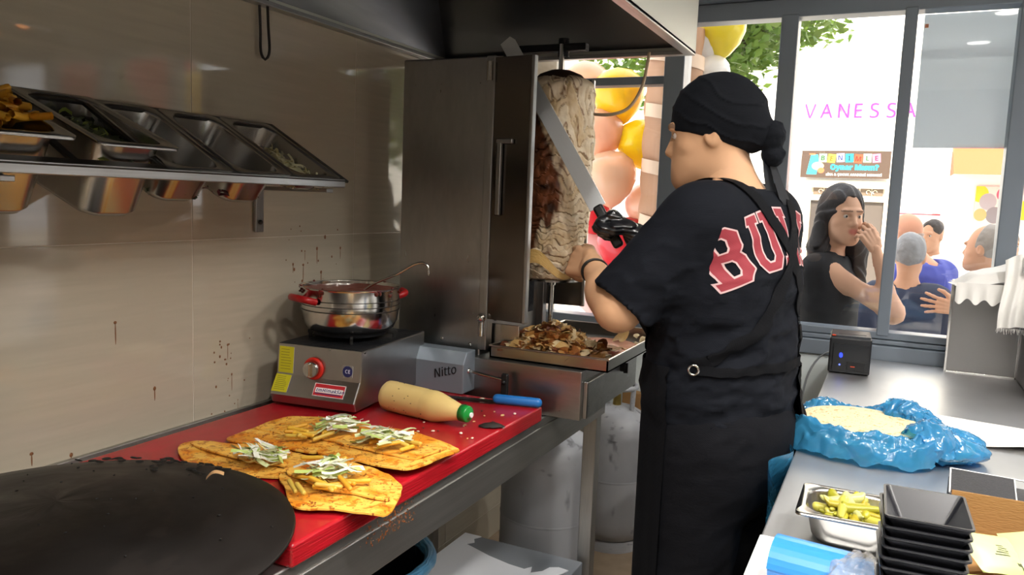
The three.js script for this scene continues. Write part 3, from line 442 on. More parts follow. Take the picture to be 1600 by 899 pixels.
  const lettuce = (x, z, y, label, n, a) => {
    const gs = []; for (let k = 0; k < n; k++) { const c = new THREE.Color([0xeef0e0, 0xd6e0a8, 0xb9cc74, 0xf4f4ec, 0xe3e8c4][k % 5]); const L = rr(0.03, 0.07), w = rr(0.004, 0.011); const g = sheet((u, v) => [(v - 0.5) * L, 0.006 * Math.sin(v * 4 + k), (u - 0.5) * w + 0.006 * Math.sin(v * 3 + k)], 2, 6); g.rotateX(rr(-0.9, 0.9)).rotateY(a + rr(-0.7, 0.7)).translate(rr(-0.035, 0.035), rr(0, 0.018), rr(-0.03, 0.03)); g.setAttribute('color', new THREE.Float32BufferAttribute(new Array(g.attributes.position.count).fill([c.r, c.g, c.b]).flat(), 3)); gs.push(g); }
    const o = single('shredded_lettuce', label, 'lettuce', gs, M(0xffffff, 0.45, 0, { vertexColors: true, side: THREE.DoubleSide }), [x, y, z]); o.userData.kind = 'stuff';
  };
  lettuce(-1.02, -1.31, 0.95, 'shredded white and green lettuce on the flatbread beside the browner one', 46, 1.0); lettuce(-0.88, -1.28, 0.957, 'shredded lettuce strip on the pointed flatbread', 46, 0.75); lettuce(-0.86, -1.085, 0.953, 'shredded lettuce heap on the paler front flatbread', 52, 0.9); lettuce(-1.035, -1.105, 0.944, 'shredded lettuce at the rim of the black griddle', 44, 0.1);
}
// ---------- under the table ----------
function cylinderTank(label, pos, s, turn) {
  const t = thing('gas_cylinder', label, 'gas cylinder', pos, turn); t.scale.setScalar(s);
  const paint = tankPaint;
  part('tank', lathe([[0, 0.035], [0.1, 0.035], [0.135, 0.05], [0.15, 0.085], [0.152, 0.12], [0.152, 0.3], [0.1535, 0.302], [0.1535, 0.308], [0.152, 0.31], [0.152, 0.47], [0.146, 0.52], [0.125, 0.56], [0.08, 0.588], [0.03, 0.598], [0, 0.6]], 48), paint, t);
  part('foot_ring', lathe([[0.118, 0.05], [0.13, 0.04], [0.138, 0.0], [0.132, 0.0], [0.124, 0.035], [0.112, 0.046]], 40), paint, t);
  for (let i = 0; i < 3; i++) { const a = i * 2.09 + 0.4; part('collar_post', rod([0.075 * Math.cos(a), 0.58, 0.075 * Math.sin(a)], [0.08 * Math.cos(a), 0.68, 0.08 * Math.sin(a)], 0.011), paint, t); }
  part('collar_ring', new THREE.TorusGeometry(0.08, 0.01, 10, 36, 4.4).rotateX(Math.PI / 2).translate(0, 0.68, 0), paint, t);
  part('valve', [cyl(0.015, 0.018, 0.06, 0, 0.62, 0, 14), rod([0, 0.63, 0], [0.045, 0.635, 0], 0.008)], M(0xa08a4a, 0.4, 0.8), t);
  return t;
}
const tankPaint = M(0xffffff, 0.55, 0.25, { map: tex(256, (u, v) => { const a = fbm(u * 6, v * 8, 71, 5, 6), b = fbm(u * 22, v * 26, 72, 4, 22), band = Math.exp(-(((v - 0.42) / 0.006) ** 2)); let k = 0.6 + 0.18 * a; k -= clamp((b - 0.68) * 5) * 0.3; k -= band * 0.18 * noise(u * 40, 2, 0, 40); return [k * 0.97, k * 0.98, k]; }, true, 1, 1) });
cylinderTank('grey-white gas cylinder standing behind the steel table leg, dirt-streaked', [-1.04, 0, -2.535], 1.09, 0.7);
cylinderTank('grey-white gas cylinder with its foot ring showing, farther from the table', [-0.985, 0, -3.135], 1, 2.2);
single('cardboard_carton', 'brown cardboard carton standing behind the gas cylinders', 'carton', [rbox(0.3, 0.62, 0.05, 0.004, 0, 0.31, 0)], M(0x9a7448, 0.8, 0, { bumpMap: T.fine, bumpScale: 0.001 }), [-0.86, 0, -3.31]);
{
  const t = thing('low_white_box', 'low grey box with torn white covering sheet under the table', 'box', [-1.02, 0, -2.045]);
  part('box_body', rbox(0.43, 0.296, 0.42, 0.004, 0, 0.148, -0.035), M(0x7d8288, 0.6), t);
  const s = [[-0.213, 0.17], [-0.213, -0.24], [-0.15, -0.24], [-0.165, -0.215], [-0.15, -0.19], [-0.17, -0.165], [-0.14, -0.155], [-0.06, -0.125], [0.02, -0.105], [0.075, -0.1], [0.09, -0.125], [0.1, -0.095], [0.1, -0.085], [0.13, -0.115], [0.14, -0.15], [0.165, -0.165], [0.2, -0.16], [0.18, -0.11], [0.213, -0.09], [0.213, 0.17]];
  part('torn_sheet', extrude(s.map(([a, b]) => [a, -b]), 0.003).rotateX(-Math.PI / 2).translate(0, 0.297, 0), M(0xe6e9ee, 0.4), t);
  part('front_sheet', box(0.43, 0.28, 0.002, 0, 0.157, 0.176), M(0xe6e9ee, 0.4), t);
}
{
  const t = thing('waste_bin', 'dark ribbed waste bin lined with a blue bag under the table', 'bin', [-1.2, 0, -1.62]);
  const n = 72, ribs = sheet((u, v) => { const a = u * 6.2832, r = mix(0.15, 0.19, v) + 0.003 * Math.sign(Math.sin(u * n * 6.2832 / 2)); return [r * Math.cos(a), v * 0.49, r * Math.sin(a)]; }, 288, 6);
  part('ribbed_body', [ribs, cyl(0.15, 0.15, 0.01, 0, 0.006, 0, 40)], M(0x1b2230, 0.45, 0, { side: THREE.DoubleSide }), t);
  const bag = M(0x4f8fb8, 0.3, 0, { side: THREE.DoubleSide, bumpMap: T.rough, bumpScale: 0.006 });
  part('bag_rim', sheet((u, v) => { const a = u * 6.2832, q = v * 5.2 - 0.6, w = 0.016 + 0.006 * (fbm(Math.cos(a) * 4, Math.sin(a) * 4, 3, 3) - 0.5); const r = 0.195 + w * Math.cos(q) + 0.006 * (noise(a * 9, v * 3) - 0.5); return [r * Math.cos(a), 0.492 + w * 1.1 * Math.sin(q), r * Math.sin(a)]; }, 120, 14), bag, t, 'blue plastic bag turned over the rim');
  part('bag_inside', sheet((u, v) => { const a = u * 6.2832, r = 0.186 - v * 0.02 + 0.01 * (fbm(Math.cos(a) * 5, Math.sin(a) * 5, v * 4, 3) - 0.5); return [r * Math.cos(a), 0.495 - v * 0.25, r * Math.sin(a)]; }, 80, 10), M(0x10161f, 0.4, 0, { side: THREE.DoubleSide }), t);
}
// ---------- right-hand counter ----------
{
  const t = thing('steel_counter', 'wide stainless steel serving counter under the shop window', 'counter', [0.6, 0, -1.7]);
  part('counter_top', rspan(-0.762, 0.9, 0.85, 0.88, -1.62, 1.3, 0.004), m.counter, t);
  part('front_panel', rspan(-0.74, -0.725, 0.1, 0.85, -1.6, 1.28, 0.002), m.steel, t);
  part('side_panel', rspan(-0.73, 0.88, 0.1, 0.85, 1.265, 1.28, 0.002), m.steel, t);
  part('plinth', rspan(-0.7, 0.88, 0, 0.1, -1.6, 1.25, 0.002), m.black, t);
}
{ // receipt printer
  const t = thing('receipt_printer', 'small black cube receipt printer with blue lights on the counter', 'printer', [-0.1, TOP, -3.03], 0.05);
  part('case', rbox(0.135, 0.125, 0.16, 0.006, 0, 0.066, 0), M(0x17181b, 0.35), t);
  part('front_panel', rbox(0.118, 0.095, 0.004, 0.0015, 0.004, 0.06, 0.081), M(0x0c0d10, 0.22), t);
  part('lid', rbox(0.128, 0.008, 0.14, 0.003, 0, 0.131, -0.004), M(0x3a3d42, 0.3), t);
  part('paper_slot', rbox(0.09, 0.003, 0.006, 0.001, 0.005, 0.1345, 0.03), m.black, t);
  part('output_tray', rbox(0.06, 0.03, 0.006, 0.002, 0.022, 0.033, 0.083), M(0x08090b, 0.5), t);
  const led = (name, c, x, y, r, k) => part(name, ball(1, 0, 0, 0, 12, 8).scale(r, r * k, 0.002).translate(x, y, 0.0835), new THREE.MeshStandardMaterial({ color: 0x111133, emissive: c, emissiveIntensity: 1.2 }), t);
  led('blue_light', 0x2233ff, -0.028, 0.067, 0.006, 1.5); led('blue_light', 0x5566ff, -0.03, 0.033, 0.003, 1);
  part('orange_tab', rbox(0.012, 0.004, 0.01, 0.001, -0.055, 0.1335, 0.066), M(0xd9481e, 0.4), t);
  part('orange_mark', box(0.014, 0.003, 0.001, 0.012, 0.03, 0.0865), M(0xd9481e, 0.4), t);
}
single('printer_cable', 'grey cable running from the printer down past the counter edge', 'cable', tube([[-0.165, 0.93, -3.1], [-0.2, 0.91, -3.08], [-0.235, 0.84, -3.05], [-0.25, 0.7, -3.03], [-0.25, 0.5, -3.03], [-0.25, 0.2, -3.04], [-0.25, 0.01, -3.05]], 0.004, 40, 8), M(0x9aa0a4, 0.5));
{ // steel cabinet at the end of the counter
  const t = thing('steel_cabinet', 'upright brushed steel cabinet at the counter end under the white cloth', 'cabinet', [0.33, TOP, -3.2]);
  part('cabinet_body', rspan(-0.115, 0.105, 0.001, 0.335, -0.1, -0.03, 0.003), M(0x8f8d8c, 0.42, 1, { bumpMap: T.brushed, bumpScale: 0.0002 }), t);
  part('edge_trim', rspan(-0.119, -0.111, 0.0, 0.335, -0.033, -0.022, 0.001), m.polished, t); part('edge_trim', rspan(0.1, 0.108, 0.0, 0.335, -0.033, -0.022, 0.001), m.polished, t); part('edge_trim', rspan(-0.115, 0.105, 0.0, 0.008, -0.033, -0.022, 0.001), m.polished, t);
  part('side_unit', rspan(0.106, 0.6, 0.001, 0.32, -0.1, 0.32, 0.003), M(0x6f6a6b, 0.4, 1, { bumpMap: T.brushed, bumpScale: 0.0002 }), t);
}
{ // white towel over the cabinet
  const cloth = M(0xf1efea, 0.85, 0, { side: THREE.DoubleSide, bumpMap: T.cloth, bumpScale: 0.0006 });
  const t = thing('white_towel', 'rumpled white fringed towel draped over the steel cabinet', 'towel', [0.38, 1.22, -3.18]);
  part('top_fold', sheet((u, v) => { const x = -0.175 + u * 0.5, z = -0.13 + v * 0.22; const e = sm(clamp(u * 7)) * sm(clamp((1 - v) * 8) + 0.0); return [x + 0.01 * Math.sin(v * 9), 0.02 + 0.1 * sm(clamp(u * 1.3)) * (1 - 0.3 * v) + 0.016 * (fbm(x * 14, z * 14, 5, 3) - 0.5) - (1 - e) * 0.035, z]; }, 48, 24), cloth, t);
  part('draped_fold', sheet((u, v) => { const f = u * 30, x = -0.03 + u * 0.16 + v * 0.045 * (u - 0.1), y = 0.085 - v * 0.23 + 0.012 * Math.sin(u * 3); return [x + 0.004 * Math.sin(v * 6), y + 0.02 * Math.sin(u * Math.PI) * (1 - v), 0.1 + 0.018 * Math.sin(v * 2.2) + 0.0075 * Math.sin(f + v * 3) * (0.4 + v)]; }, 90, 24), cloth, t);
  part('side_fold', sheet((u, v) => [-0.165 + u * 0.16, 0.0 - v * (0.065 + 0.01 * Math.sin(u * 20)), 0.092 + 0.006 * Math.sin(u * 24) * v], 40, 8), cloth, t);
  part('bunched_fold', sheet((u, v) => { const a = v * 3.3 - 0.3; return [0.02 + u * 0.3, 0.06 + 0.055 * Math.sin(a) * (0.8 + 0.3 * Math.sin(u * 5)) - u * 0.03, 0.07 + 0.055 * Math.cos(a) + 0.008 * Math.sin(v * 22 + u * 4)]; }, 40, 40), cloth, t);
  const s = []; for (let i = 0; i < 70; i++) { const u = i / 69, x = -0.03 + u * 0.16 + 0.045 * (u - 0.1); s.push(rod([x, -0.143, 0.11 + 0.009 * Math.sin(u * 30 + 3)], [x + rr(-0.004, 0.004), -0.143 - rr(0.008, 0.02), 0.112 + rr(-0.004, 0.004)], 0.0011, 0.0006, 4)); }
  part('fringe', s, cloth, t).userData.kind = 'stuff';
}
// sheet of white paper with curled edge
single('paper_sheet', 'white sheet of paper with a curled edge on the counter', 'paper', sheet((u, v) => { const x = mix(0.05, 0.46, u), z = mix(-2.52, -2.2, v) + u * 0.09 * (1 - v) - 0.02 * u, c = clamp((v - 0.78) / 0.22), a = c * 2.6; return [x + v * 0.09, TOP + 0.003 + (c > 0 ? 0.014 * (1 - Math.cos(a)) * sm(clamp(u * 1.5 - 0.2)) : 0), z - (c > 0 ? 0.02 * c * c * sm(clamp(u * 1.5 - 0.2)) : 0)]; }, 24, 40), M(0xece8e0, 0.7, 0, { side: THREE.DoubleSide }));
{ // flat dough rounds in a blue bag
  const dough = M(0xdccfae, 0.6, 0, { bumpMap: T.rough, bumpScale: 0.003, map: tex(256, (u, v) => { const a = fbm(u * 8, v * 8, 91, 4, 8), b = fbm(u * 24, v * 24, 92, 3, 24); return b > 0.69 ? [0.87, 0.72, 0.5] : [0.95 + 0.05 * a, 0.93 + 0.06 * a, 0.88 + 0.06 * a]; }, true, 3, 3) });
  for (let i = 0; i < 6; i++) single('flatbread_round', ['topmost pale flatbread round showing from the blue bag', 'pale flatbread round second from the top in the blue bag', 'pale flatbread round third from the top in the blue bag', 'pale flatbread round fourth from the top in the blue bag', 'pale flatbread round fifth from the top in the blue bag', 'pale flatbread round at the bottom of the blue bag'][i], 'flatbread', [lathe([[0, 0.0005], [0.135, 0], [0.14, 0.003], [0.135, 0.0075], [0.07, 0.0085], [0, 0.0085]], 48)], dough, [-0.03 + [0.0, -0.012, 0.006, -0.004, 0.008, 0][i], TOP + 0.052 - i * 0.0095, -2.08 + [0, -0.012, 0.01, -0.02, 0.005, 0.0][i]], [0, i, 0], 'flatbread rounds stacked in the blue bag');
  const bag = M(0x46a0d0, 0.16, 0, { transmission: 0.6, thickness: 0, side: THREE.DoubleSide, specularIntensity: 0.9, bumpMap: T.rough, bumpScale: 0.0015 });
  const t = thing('blue_plastic_bag', 'crumpled translucent blue plastic bag around the pale flatbreads', 'bag', [0.035, TOP, -2.02]);
  const wr = (x, z, k) => 0.02 * (fbm(x * 5 + k, z * 4, k, 3) - 0.5) + 0.014 * Math.abs(fbm(x * 7 + k, z * 5, k + 3, 2) - 0.5);
  // lower bag lip in front of the stack
  part('front_lip', sheet((u, v) => { const a = Math.PI * (1.02 + 0.72 * u) + 0.0, q = v * Math.PI, R = 0.168 + 0.03 * Math.cos(q) + wr(u * 2, v, 2), h = 0.026 + 0.045 * Math.sin(q) * (0.75 + 0.5 * fbm(u * 6, 2, 1, 3)) + wr(u * 3, v * 2, 6) * 1.2; return [-0.05 - R * 1.08 * Math.cos(a - Math.PI) * -1 * -1 + 0.0, Math.max(0.003, h - 0.02 * (1 - Math.sin(q))), -0.06 - R * Math.sin(a)]; }, 90, 30), bag, t);
  // crumpled ring behind and to the right
  part('gathered_collar', sheet((u, v) => { const a = -0.9 + u * 2.2, q = v * Math.PI * 1.1, w = 0.045 + 0.012 * Math.sin(u * 9), R = 0.145 + w * Math.cos(q) + wr(u * 3, v * 2, 9) * 1.3; return [-0.05 + R * Math.cos(a) * 1.05, Math.max(0.004, 0.028 + w * 1.15 * Math.sin(q) + wr(u * 4, v * 3, 12)), -0.06 - R * Math.sin(a)]; }, 110, 34), bag, t);
  part('back_fold', sheet((u, v) => { const a = 0.9 + u * 2.1, q = v * Math.PI, w = 0.034 + 0.01 * Math.sin(u * 12), R = 0.165 + w * Math.cos(q) + wr(u * 3, v * 2, 19); return [-0.05 + R * Math.cos(a), Math.max(0.004, 0.018 + w * 1.2 * Math.sin(q) + wr(u * 4, v * 3, 22)), -0.06 - R * Math.sin(a) * 1.05]; }, 80, 26), bag, t);
  // the filled end of the bag
  part('filled_end', sheet((u, v) => { const a = u * Math.PI * 2, q = v * Math.PI, rx = 0.09, rz = 0.1, ry = 0.038, n = wr(Math.cos(a) + 2, v * 2 + Math.sin(a), 31) * 0.9; const X = Math.sin(q) * Math.cos(a), Z = Math.sin(q) * Math.sin(a); return [0.1 + (rx + n) * X + 0.02 * X * X, Math.max(0.003, 0.03 + (ry + n) * Math.cos(q)), -0.05 + (rz + n) * Z]; }, 80, 40), bag, t);
  part('inside_bread', ball(1, 0, 0, 0, 28, 16).scale(0.08, 0.024, 0.08).translate(0.105, 0.03, -0.05), dough, t);
  part('hanging_tail', sheet((u, v) => [-0.215 + 0.02 * Math.sin(v * 7 + u * 5) - 0.012 * v, 0.02 - v * 0.24, 0.1 + u * 0.18 * (1 - 0.4 * v) + 0.01 * Math.sin(v * 9) + 0.1 * v], 24, 24), bag, t);
}
{ // pickles
  const pan = foodPan('pickle_pan', 'small steel food pan of yellow-green pickled peppers on the counter', 0.16, 0.176, 0.062, [-0.02, 0.943, -1.445], 0, M(0xbdbbb6, 0.22, 1, { side: THREE.DoubleSide }));
  const pm = [0xada630, 0x969326, 0xbab24c, 0xa39326, 0xb8b975].map((c) => M(c, 0.3, 0, { transmission: 0.12, thickness: 0 }));
  const pg = [0, 1, 2].map((k) => { const g = new THREE.CapsuleGeometry(0.007 + 0.0015 * k, 0.055, 5, 10); const p = g.attributes.position; for (let i = 0; i < p.count; i++) { const y = p.getY(i), s = 1 - 0.5 * clamp((y + 0.02) / 0.05); p.setXYZ(i, p.getX(i) * s + 30 * y * y * (k - 0.6) * 0.3, y, p.getZ(i) * s); } g.computeVertexNormals(); return g.rotateZ(Math.PI / 2); });
  for (let i = 0; i < 46; i++) single('pickled_pepper', 'yellow-green pickled pepper in the steel pan', 'pickle', pg[i % 3], pm[i % 5], [-0.02 + rr(-0.034, 0.034), 0.912 + (i / 46) * 0.026 + rr(0, 0.005), -1.445 + rr(-0.03, 0.03)], [rr(-0.3, 0.3), rr(0, 6.3), rr(-0.2, 0.2)], 'pickles in the steel pan');
}
single('white_board', 'white plastic board lying at the front of the counter', 'board', rbox(0.4, 0.006, 0.5, 0.002), M(0xf0f1f3, 0.3), [0.038, TOP + 0.0035, -1.125]);
{ // roll of blue bags
  const t = thing('bag_roll', 'flattened roll of blue plastic bags on the white board', 'roll', [-0.12, 0.92, -1.215], -0.12);
  const pts = []; for (let i = 0; i <= 120; i++) { const a = i / 120 * Math.PI * 9, r = 0.018 + 0.0009 * i * 0.17; pts.push([r * 1.25 * Math.cos(a), r * Math.sin(a)]); }
  const wall = [...pts, ...pts.slice().reverse().map(([x, y]) => [x * 0.965, y * 0.965])];
  part('rolled_sheet', extrude(wall, 0.19).rotateY(Math.PI / 2), M(0x2f7fc8, 0.28, 0, { side: THREE.DoubleSide }), t);
}
{ // clear bag of shredded carrot
  const t = thing('clear_food_bag', 'clear crumpled plastic bag holding orange shreds beside the bowls', 'bag', [0.005, TOP + 0.006, -1.15]);
  const film = M(0xf4f2ee, 0.12, 0, { transmission: 0.8, thickness: 0, side: THREE.DoubleSide, bumpMap: T.rough, bumpScale: 0.006 });
  part('film', sheet((u, v) => { const a = u * 6.2832, q = v * Math.PI, n = 0.016 * (fbm(Math.cos(a) * 4 + 2, Math.sin(a) * 4, v * 9, 4) - 0.5); const R = 0.042 + n; return [R * 1.1 * Math.sin(q) * Math.cos(a), Math.max(0.001, 0.045 + (0.048 + n * 1.5) * Math.cos(q)), R * 0.95 * Math.sin(q) * Math.sin(a)]; }, 60, 40), film, t);
  const s = []; for (let i = 0; i < 60; i++) { const x = rr(-0.028, 0.028), z = rr(-0.024, 0.024), y = rr(0.008, 0.04); s.push(rod([x, y, z], [x + rr(-0.02, 0.02), y + rr(-0.008, 0.012), z + rr(-0.02, 0.02)], 0.002, 0.0015, 5)); }
  part('orange_shreds', s, M(0xc8613a, 0.5), t).userData.kind = 'stuff';
}
{ // stacked black bowls
  const prof = (w, d, r) => { const s = []; for (const [cx, cz, a0] of [[w - r, d - r, 0], [-w + r, d - r, 1], [-w + r, -d + r, 2], [w - r, -d + r, 3]]) for (let i = 0; i <= 5; i++) { const a = (a0 + i / 5) * Math.PI / 2; s.push([cx + r * Math.cos(a), cz + r * Math.sin(a)]); } return s; };
  const W = 0.05, D = 0.064, loops = [[0.001, 0.001, 0.0004, 0.001], [0.02, 0.028, 0.004, 0.001], [0.023, 0.031, 0.004, 0.003], [W - 0.003, D - 0.003, 0.006, 0.045], [W, D, 0.007, 0.0475], [W, D, 0.007, 0.05], [W - 0.003, D - 0.003, 0.006, 0.05], [0.024, 0.034, 0.004, 0.007], [0.001, 0.001, 0.0004, 0.006]];
  const p = [], ix = [], N = 24; for (const [w, d, r, y] of loops) for (const [a, b] of prof(w, d, r)) p.push(a, y, b);
  for (let k = 0; k < loops.length - 1; k++) for (let i = 0; i < N; i++) { const a = k * N + i, b = k * N + (i + 1) % N; ix.push(a, a + N, b, b, a + N, b + N); }
  const g = new THREE.BufferGeometry(); g.setAttribute('position', new THREE.Float32BufferAttribute(p, 3)); g.setIndex(ix); const fl = g.toNonIndexed(); fl.computeVertexNormals();
  const mat = M(0x1b1c20, 0.28, 0, { side: THREE.DoubleSide });
  const place = ['lowest', 'second lowest', 'third lowest', 'fourth lowest', 'fifth lowest', 'sixth lowest', 'fifth from the top', 'fourth from the top', 'third from the top', 'second from the top', 'topmost'];
  place.forEach((w, i) => single('black_bowl', w + ' black rectangular bowl of the stack on the counter', 'bowl', fl, mat, [0.069 + 0.0015 * Math.sin(i * 2), TOP + 0.007 + i * 0.0135, -1.13 + 0.0012 * Math.cos(i * 3)], [0, 0.02 * Math.sin(i * 1.7) + 0.04, 0], 'stacked black bowls'));
}
{ // cardboard carton with sachets
  const card = M(0x98703f, 0.8, 0, { bumpMap: T.fine, bumpScale: 0.0006, side: THREE.DoubleSide });
  const t = thing('sachet_carton', 'open torn cardboard carton full of pale green sachets beside the bowls', 'carton', [0.3, TOP, -1.36]);
  part('back_wall', rspan(-0.17, 0.2, 0.001, 0.1, -0.155, -0.151, 0.001), card, t);
  part('left_wall', rspan(-0.17, -0.166, 0.001, 0.07, -0.151, 0.15, 0.001), card, t); part('right_wall', rspan(0.196, 0.2, 0.001, 0.09, -0.151, 0.15, 0.001), card, t);
  part('bottom', rspan(-0.166, 0.196, 0.001, 0.004, -0.151, 0.15, 0.001), card, t);
  const torn = [[-0.17, 0.001], [0.2, 0.001], [0.2, 0.06]]; for (let i = 0; i <= 30; i++) torn.push([0.2 - i * 0.37 / 30, 0.062 + 0.008 * (hash(i, 3, 1) - 0.5) + 0.006 * Math.sin(i * 0.8)]);
  part('front_wall', extrude(torn, 0.004).translate(0, 0, 0.15), card, t);
  const sach = M(0xbfc88a, 0.4, 0, { side: THREE.DoubleSide, map: print(256, 192, (c, w, h) => { c.fillStyle = '#fbfbf4'; c.fillRect(0, 0, w, h); c.fillStyle = '#34361e'; for (let i = 0; i < 5; i++) c.fillRect(w * 0.3 + i * 14 * hash(i, 1, 1), h * 0.35 + i * 11, 60 - i * 8, 5); c.fillRect(w * 0.6, h * 0.2, 30, 12); c.fillRect(w * 0.66, h * 0.1, 10, 34); }) });
  const sg = [0, 1, 2].map((k) => { const top = (s) => sheet((u, v) => { const e = Math.sin(u * Math.PI) * Math.sin(v * Math.PI); return [(u - 0.5) * 0.12, s * 0.012 * Math.sqrt(e) + 0.006 * Math.sin(u * 5 + k * 2) * (v - 0.3) + 0.004 * (fbm(u * 6, v * 6, k, 3) - 0.5) * e, (v - 0.5) * 0.085]; }, 16, 14); return join([top(1), top(-1)]); });
  const spots = [[0.19, 0.05, -1.38, 0.5, 0.5, -0.5], [0.26, 0.06, -1.42, 0.3, 0.2, 0.15], [0.29, 0.055, -1.33, 0.25, -0.3, 0.1], [0.2, 0.04, -1.27, 0.1, 0.4, -0.1], [0.28, 0.045, -1.26, 0.2, 0.15, 0.2], [0.35, 0.055, -1.38, 0.2, 0.6, 0.1], [0.37, 0.045, -1.29, 0.1, -0.2, -0.1], [0.42, 0.055, -1.43, 0.3, 0.2, 0.1], [0.22, 0.022, -1.34, 0, 0.8, 0], [0.32, 0.022, -1.4, 0, 0.2, 0], [0.4, 0.022, -1.33, 0, 1.2, 0]];
  const sl = ['sachet standing against the carton side nearest the bowls', 'sachet lying at the back of the carton', 'bent sachet in the middle of the carton'];
  spots.forEach(([x, y, z, a, b, c], i) => single('sauce_sachet', sl[i] || 'pale green printed sachet piled in the torn carton', 'sachet', sg[i % 3], sach, [x, TOP + y, z], [a, b, c], 'sachets in the torn carton'));
}
{
  const t = thing('black_carton', 'black opened cardboard box with worn white edges behind the sachet carton', 'carton', [0.3, TOP, -1.58], -0.06);
  const bk = M(0x1d1d22, 0.5, 0, { side: THREE.DoubleSide, bumpMap: T.fine, bumpScale: 0.0005 }), edge = M(0xd5d4d2, 0.7);
  part('box_body', rbox(0.34, 0.085, 0.1, 0.002, 0, 0.043, 0), bk, t);
  part('raised_flap', [rbox(0.1, 0.003, 0.09, 0.001).rotateX(0.16).translate(-0.118, 0.094, 0.0)], bk, t); part('raised_flap', [rbox(0.2, 0.003, 0.09, 0.001).rotateX(0.12).translate(0.075, 0.092, 0.0)], bk, t);
  part('worn_edge', [rod([-0.168, 0.087, 0.05], [-0.168, 0.102, -0.045], 0.0016, 0.0016, 6), rod([-0.168, 0.102, -0.045], [0.17, 0.1, -0.045], 0.0016, 0.0016, 6), rod([-0.068, 0.088, 0.047], [-0.068, 0.103, -0.045], 0.0012, 0.0012, 6), rod([-0.026, 0.088, 0.047], [-0.026, 0.1, -0.045], 0.0012, 0.0012, 6)], edge, t);
  part('red_mark', [box(0.03, 0.001, 0.02).rotateX(0.12).translate(0.06, 0.0945, 0.003)], M(0xc22227, 0.5), t);
}
single('red_lid', 'small red plastic lid standing beside the bowl stack', 'lid', lathe([[0, 0.03], [0.009, 0.03], [0.011, 0.027], [0.012, 0], [0, 0]], 24), M(0xb01624, 0.3), [0.152, TOP, -1.19]);
// ---------- people: smooth bodies from joints ----------
const cap = (a, b, ra, rb = ra) => ({ k: 0, a, b, ra, rb, d: [b[0] - a[0], b[1] - a[1], b[2] - a[2]] });
const ell = (c, r, yaw = 0) => ({ k: 1, c, r, cy: Math.cos(yaw), sy: Math.sin(yaw) });
function dist(p, x, y, z) {
  if (p.k === 0) {
    const { a, d, ra, rb } = p, px = x - a[0], py = y - a[1], pz = z - a[2], L = d[0] * d[0] + d[1] * d[1] + d[2] * d[2] || 1e-9; let t = (px * d[0] + py * d[1] + pz * d[2]) / L; t = t < 0 ? 0 : t > 1 ? 1 : t;
    return Math.hypot(px - d[0] * t, py - d[1] * t, pz - d[2] * t) - ra - (rb - ra) * t;
  }
  let px = x - p.c[0], py = y - p.c[1], pz = z - p.c[2]; const qx = px * p.cy - pz * p.sy, qz = px * p.sy + pz * p.cy; px = qx; pz = qz;
  const [a, b, c] = p.r, k0 = Math.hypot(px / a, py / b, pz / c), k1 = Math.hypot(px / (a * a), py / (b * b), pz / (c * c)); return k1 < 1e-9 ? -Math.min(a, b, c) : k0 * (k0 - 1) / k1;
}
const smin = (a, b, k) => { const h = Math.max(k - Math.abs(a - b), 0) / k; return Math.min(a, b) - h * h * k * 0.25; };
const union = (prims, k = 0.03, cut = []) => (x, y, z) => { let d = 9; for (const p of prims) { const e = dist(p, x, y, z); d = e > d + k ? d : smin(d, e, k); } for (const p of cut) { const e = -dist(p, x, y, z); d = -smin(-d, -e, 0.008); } return d; };
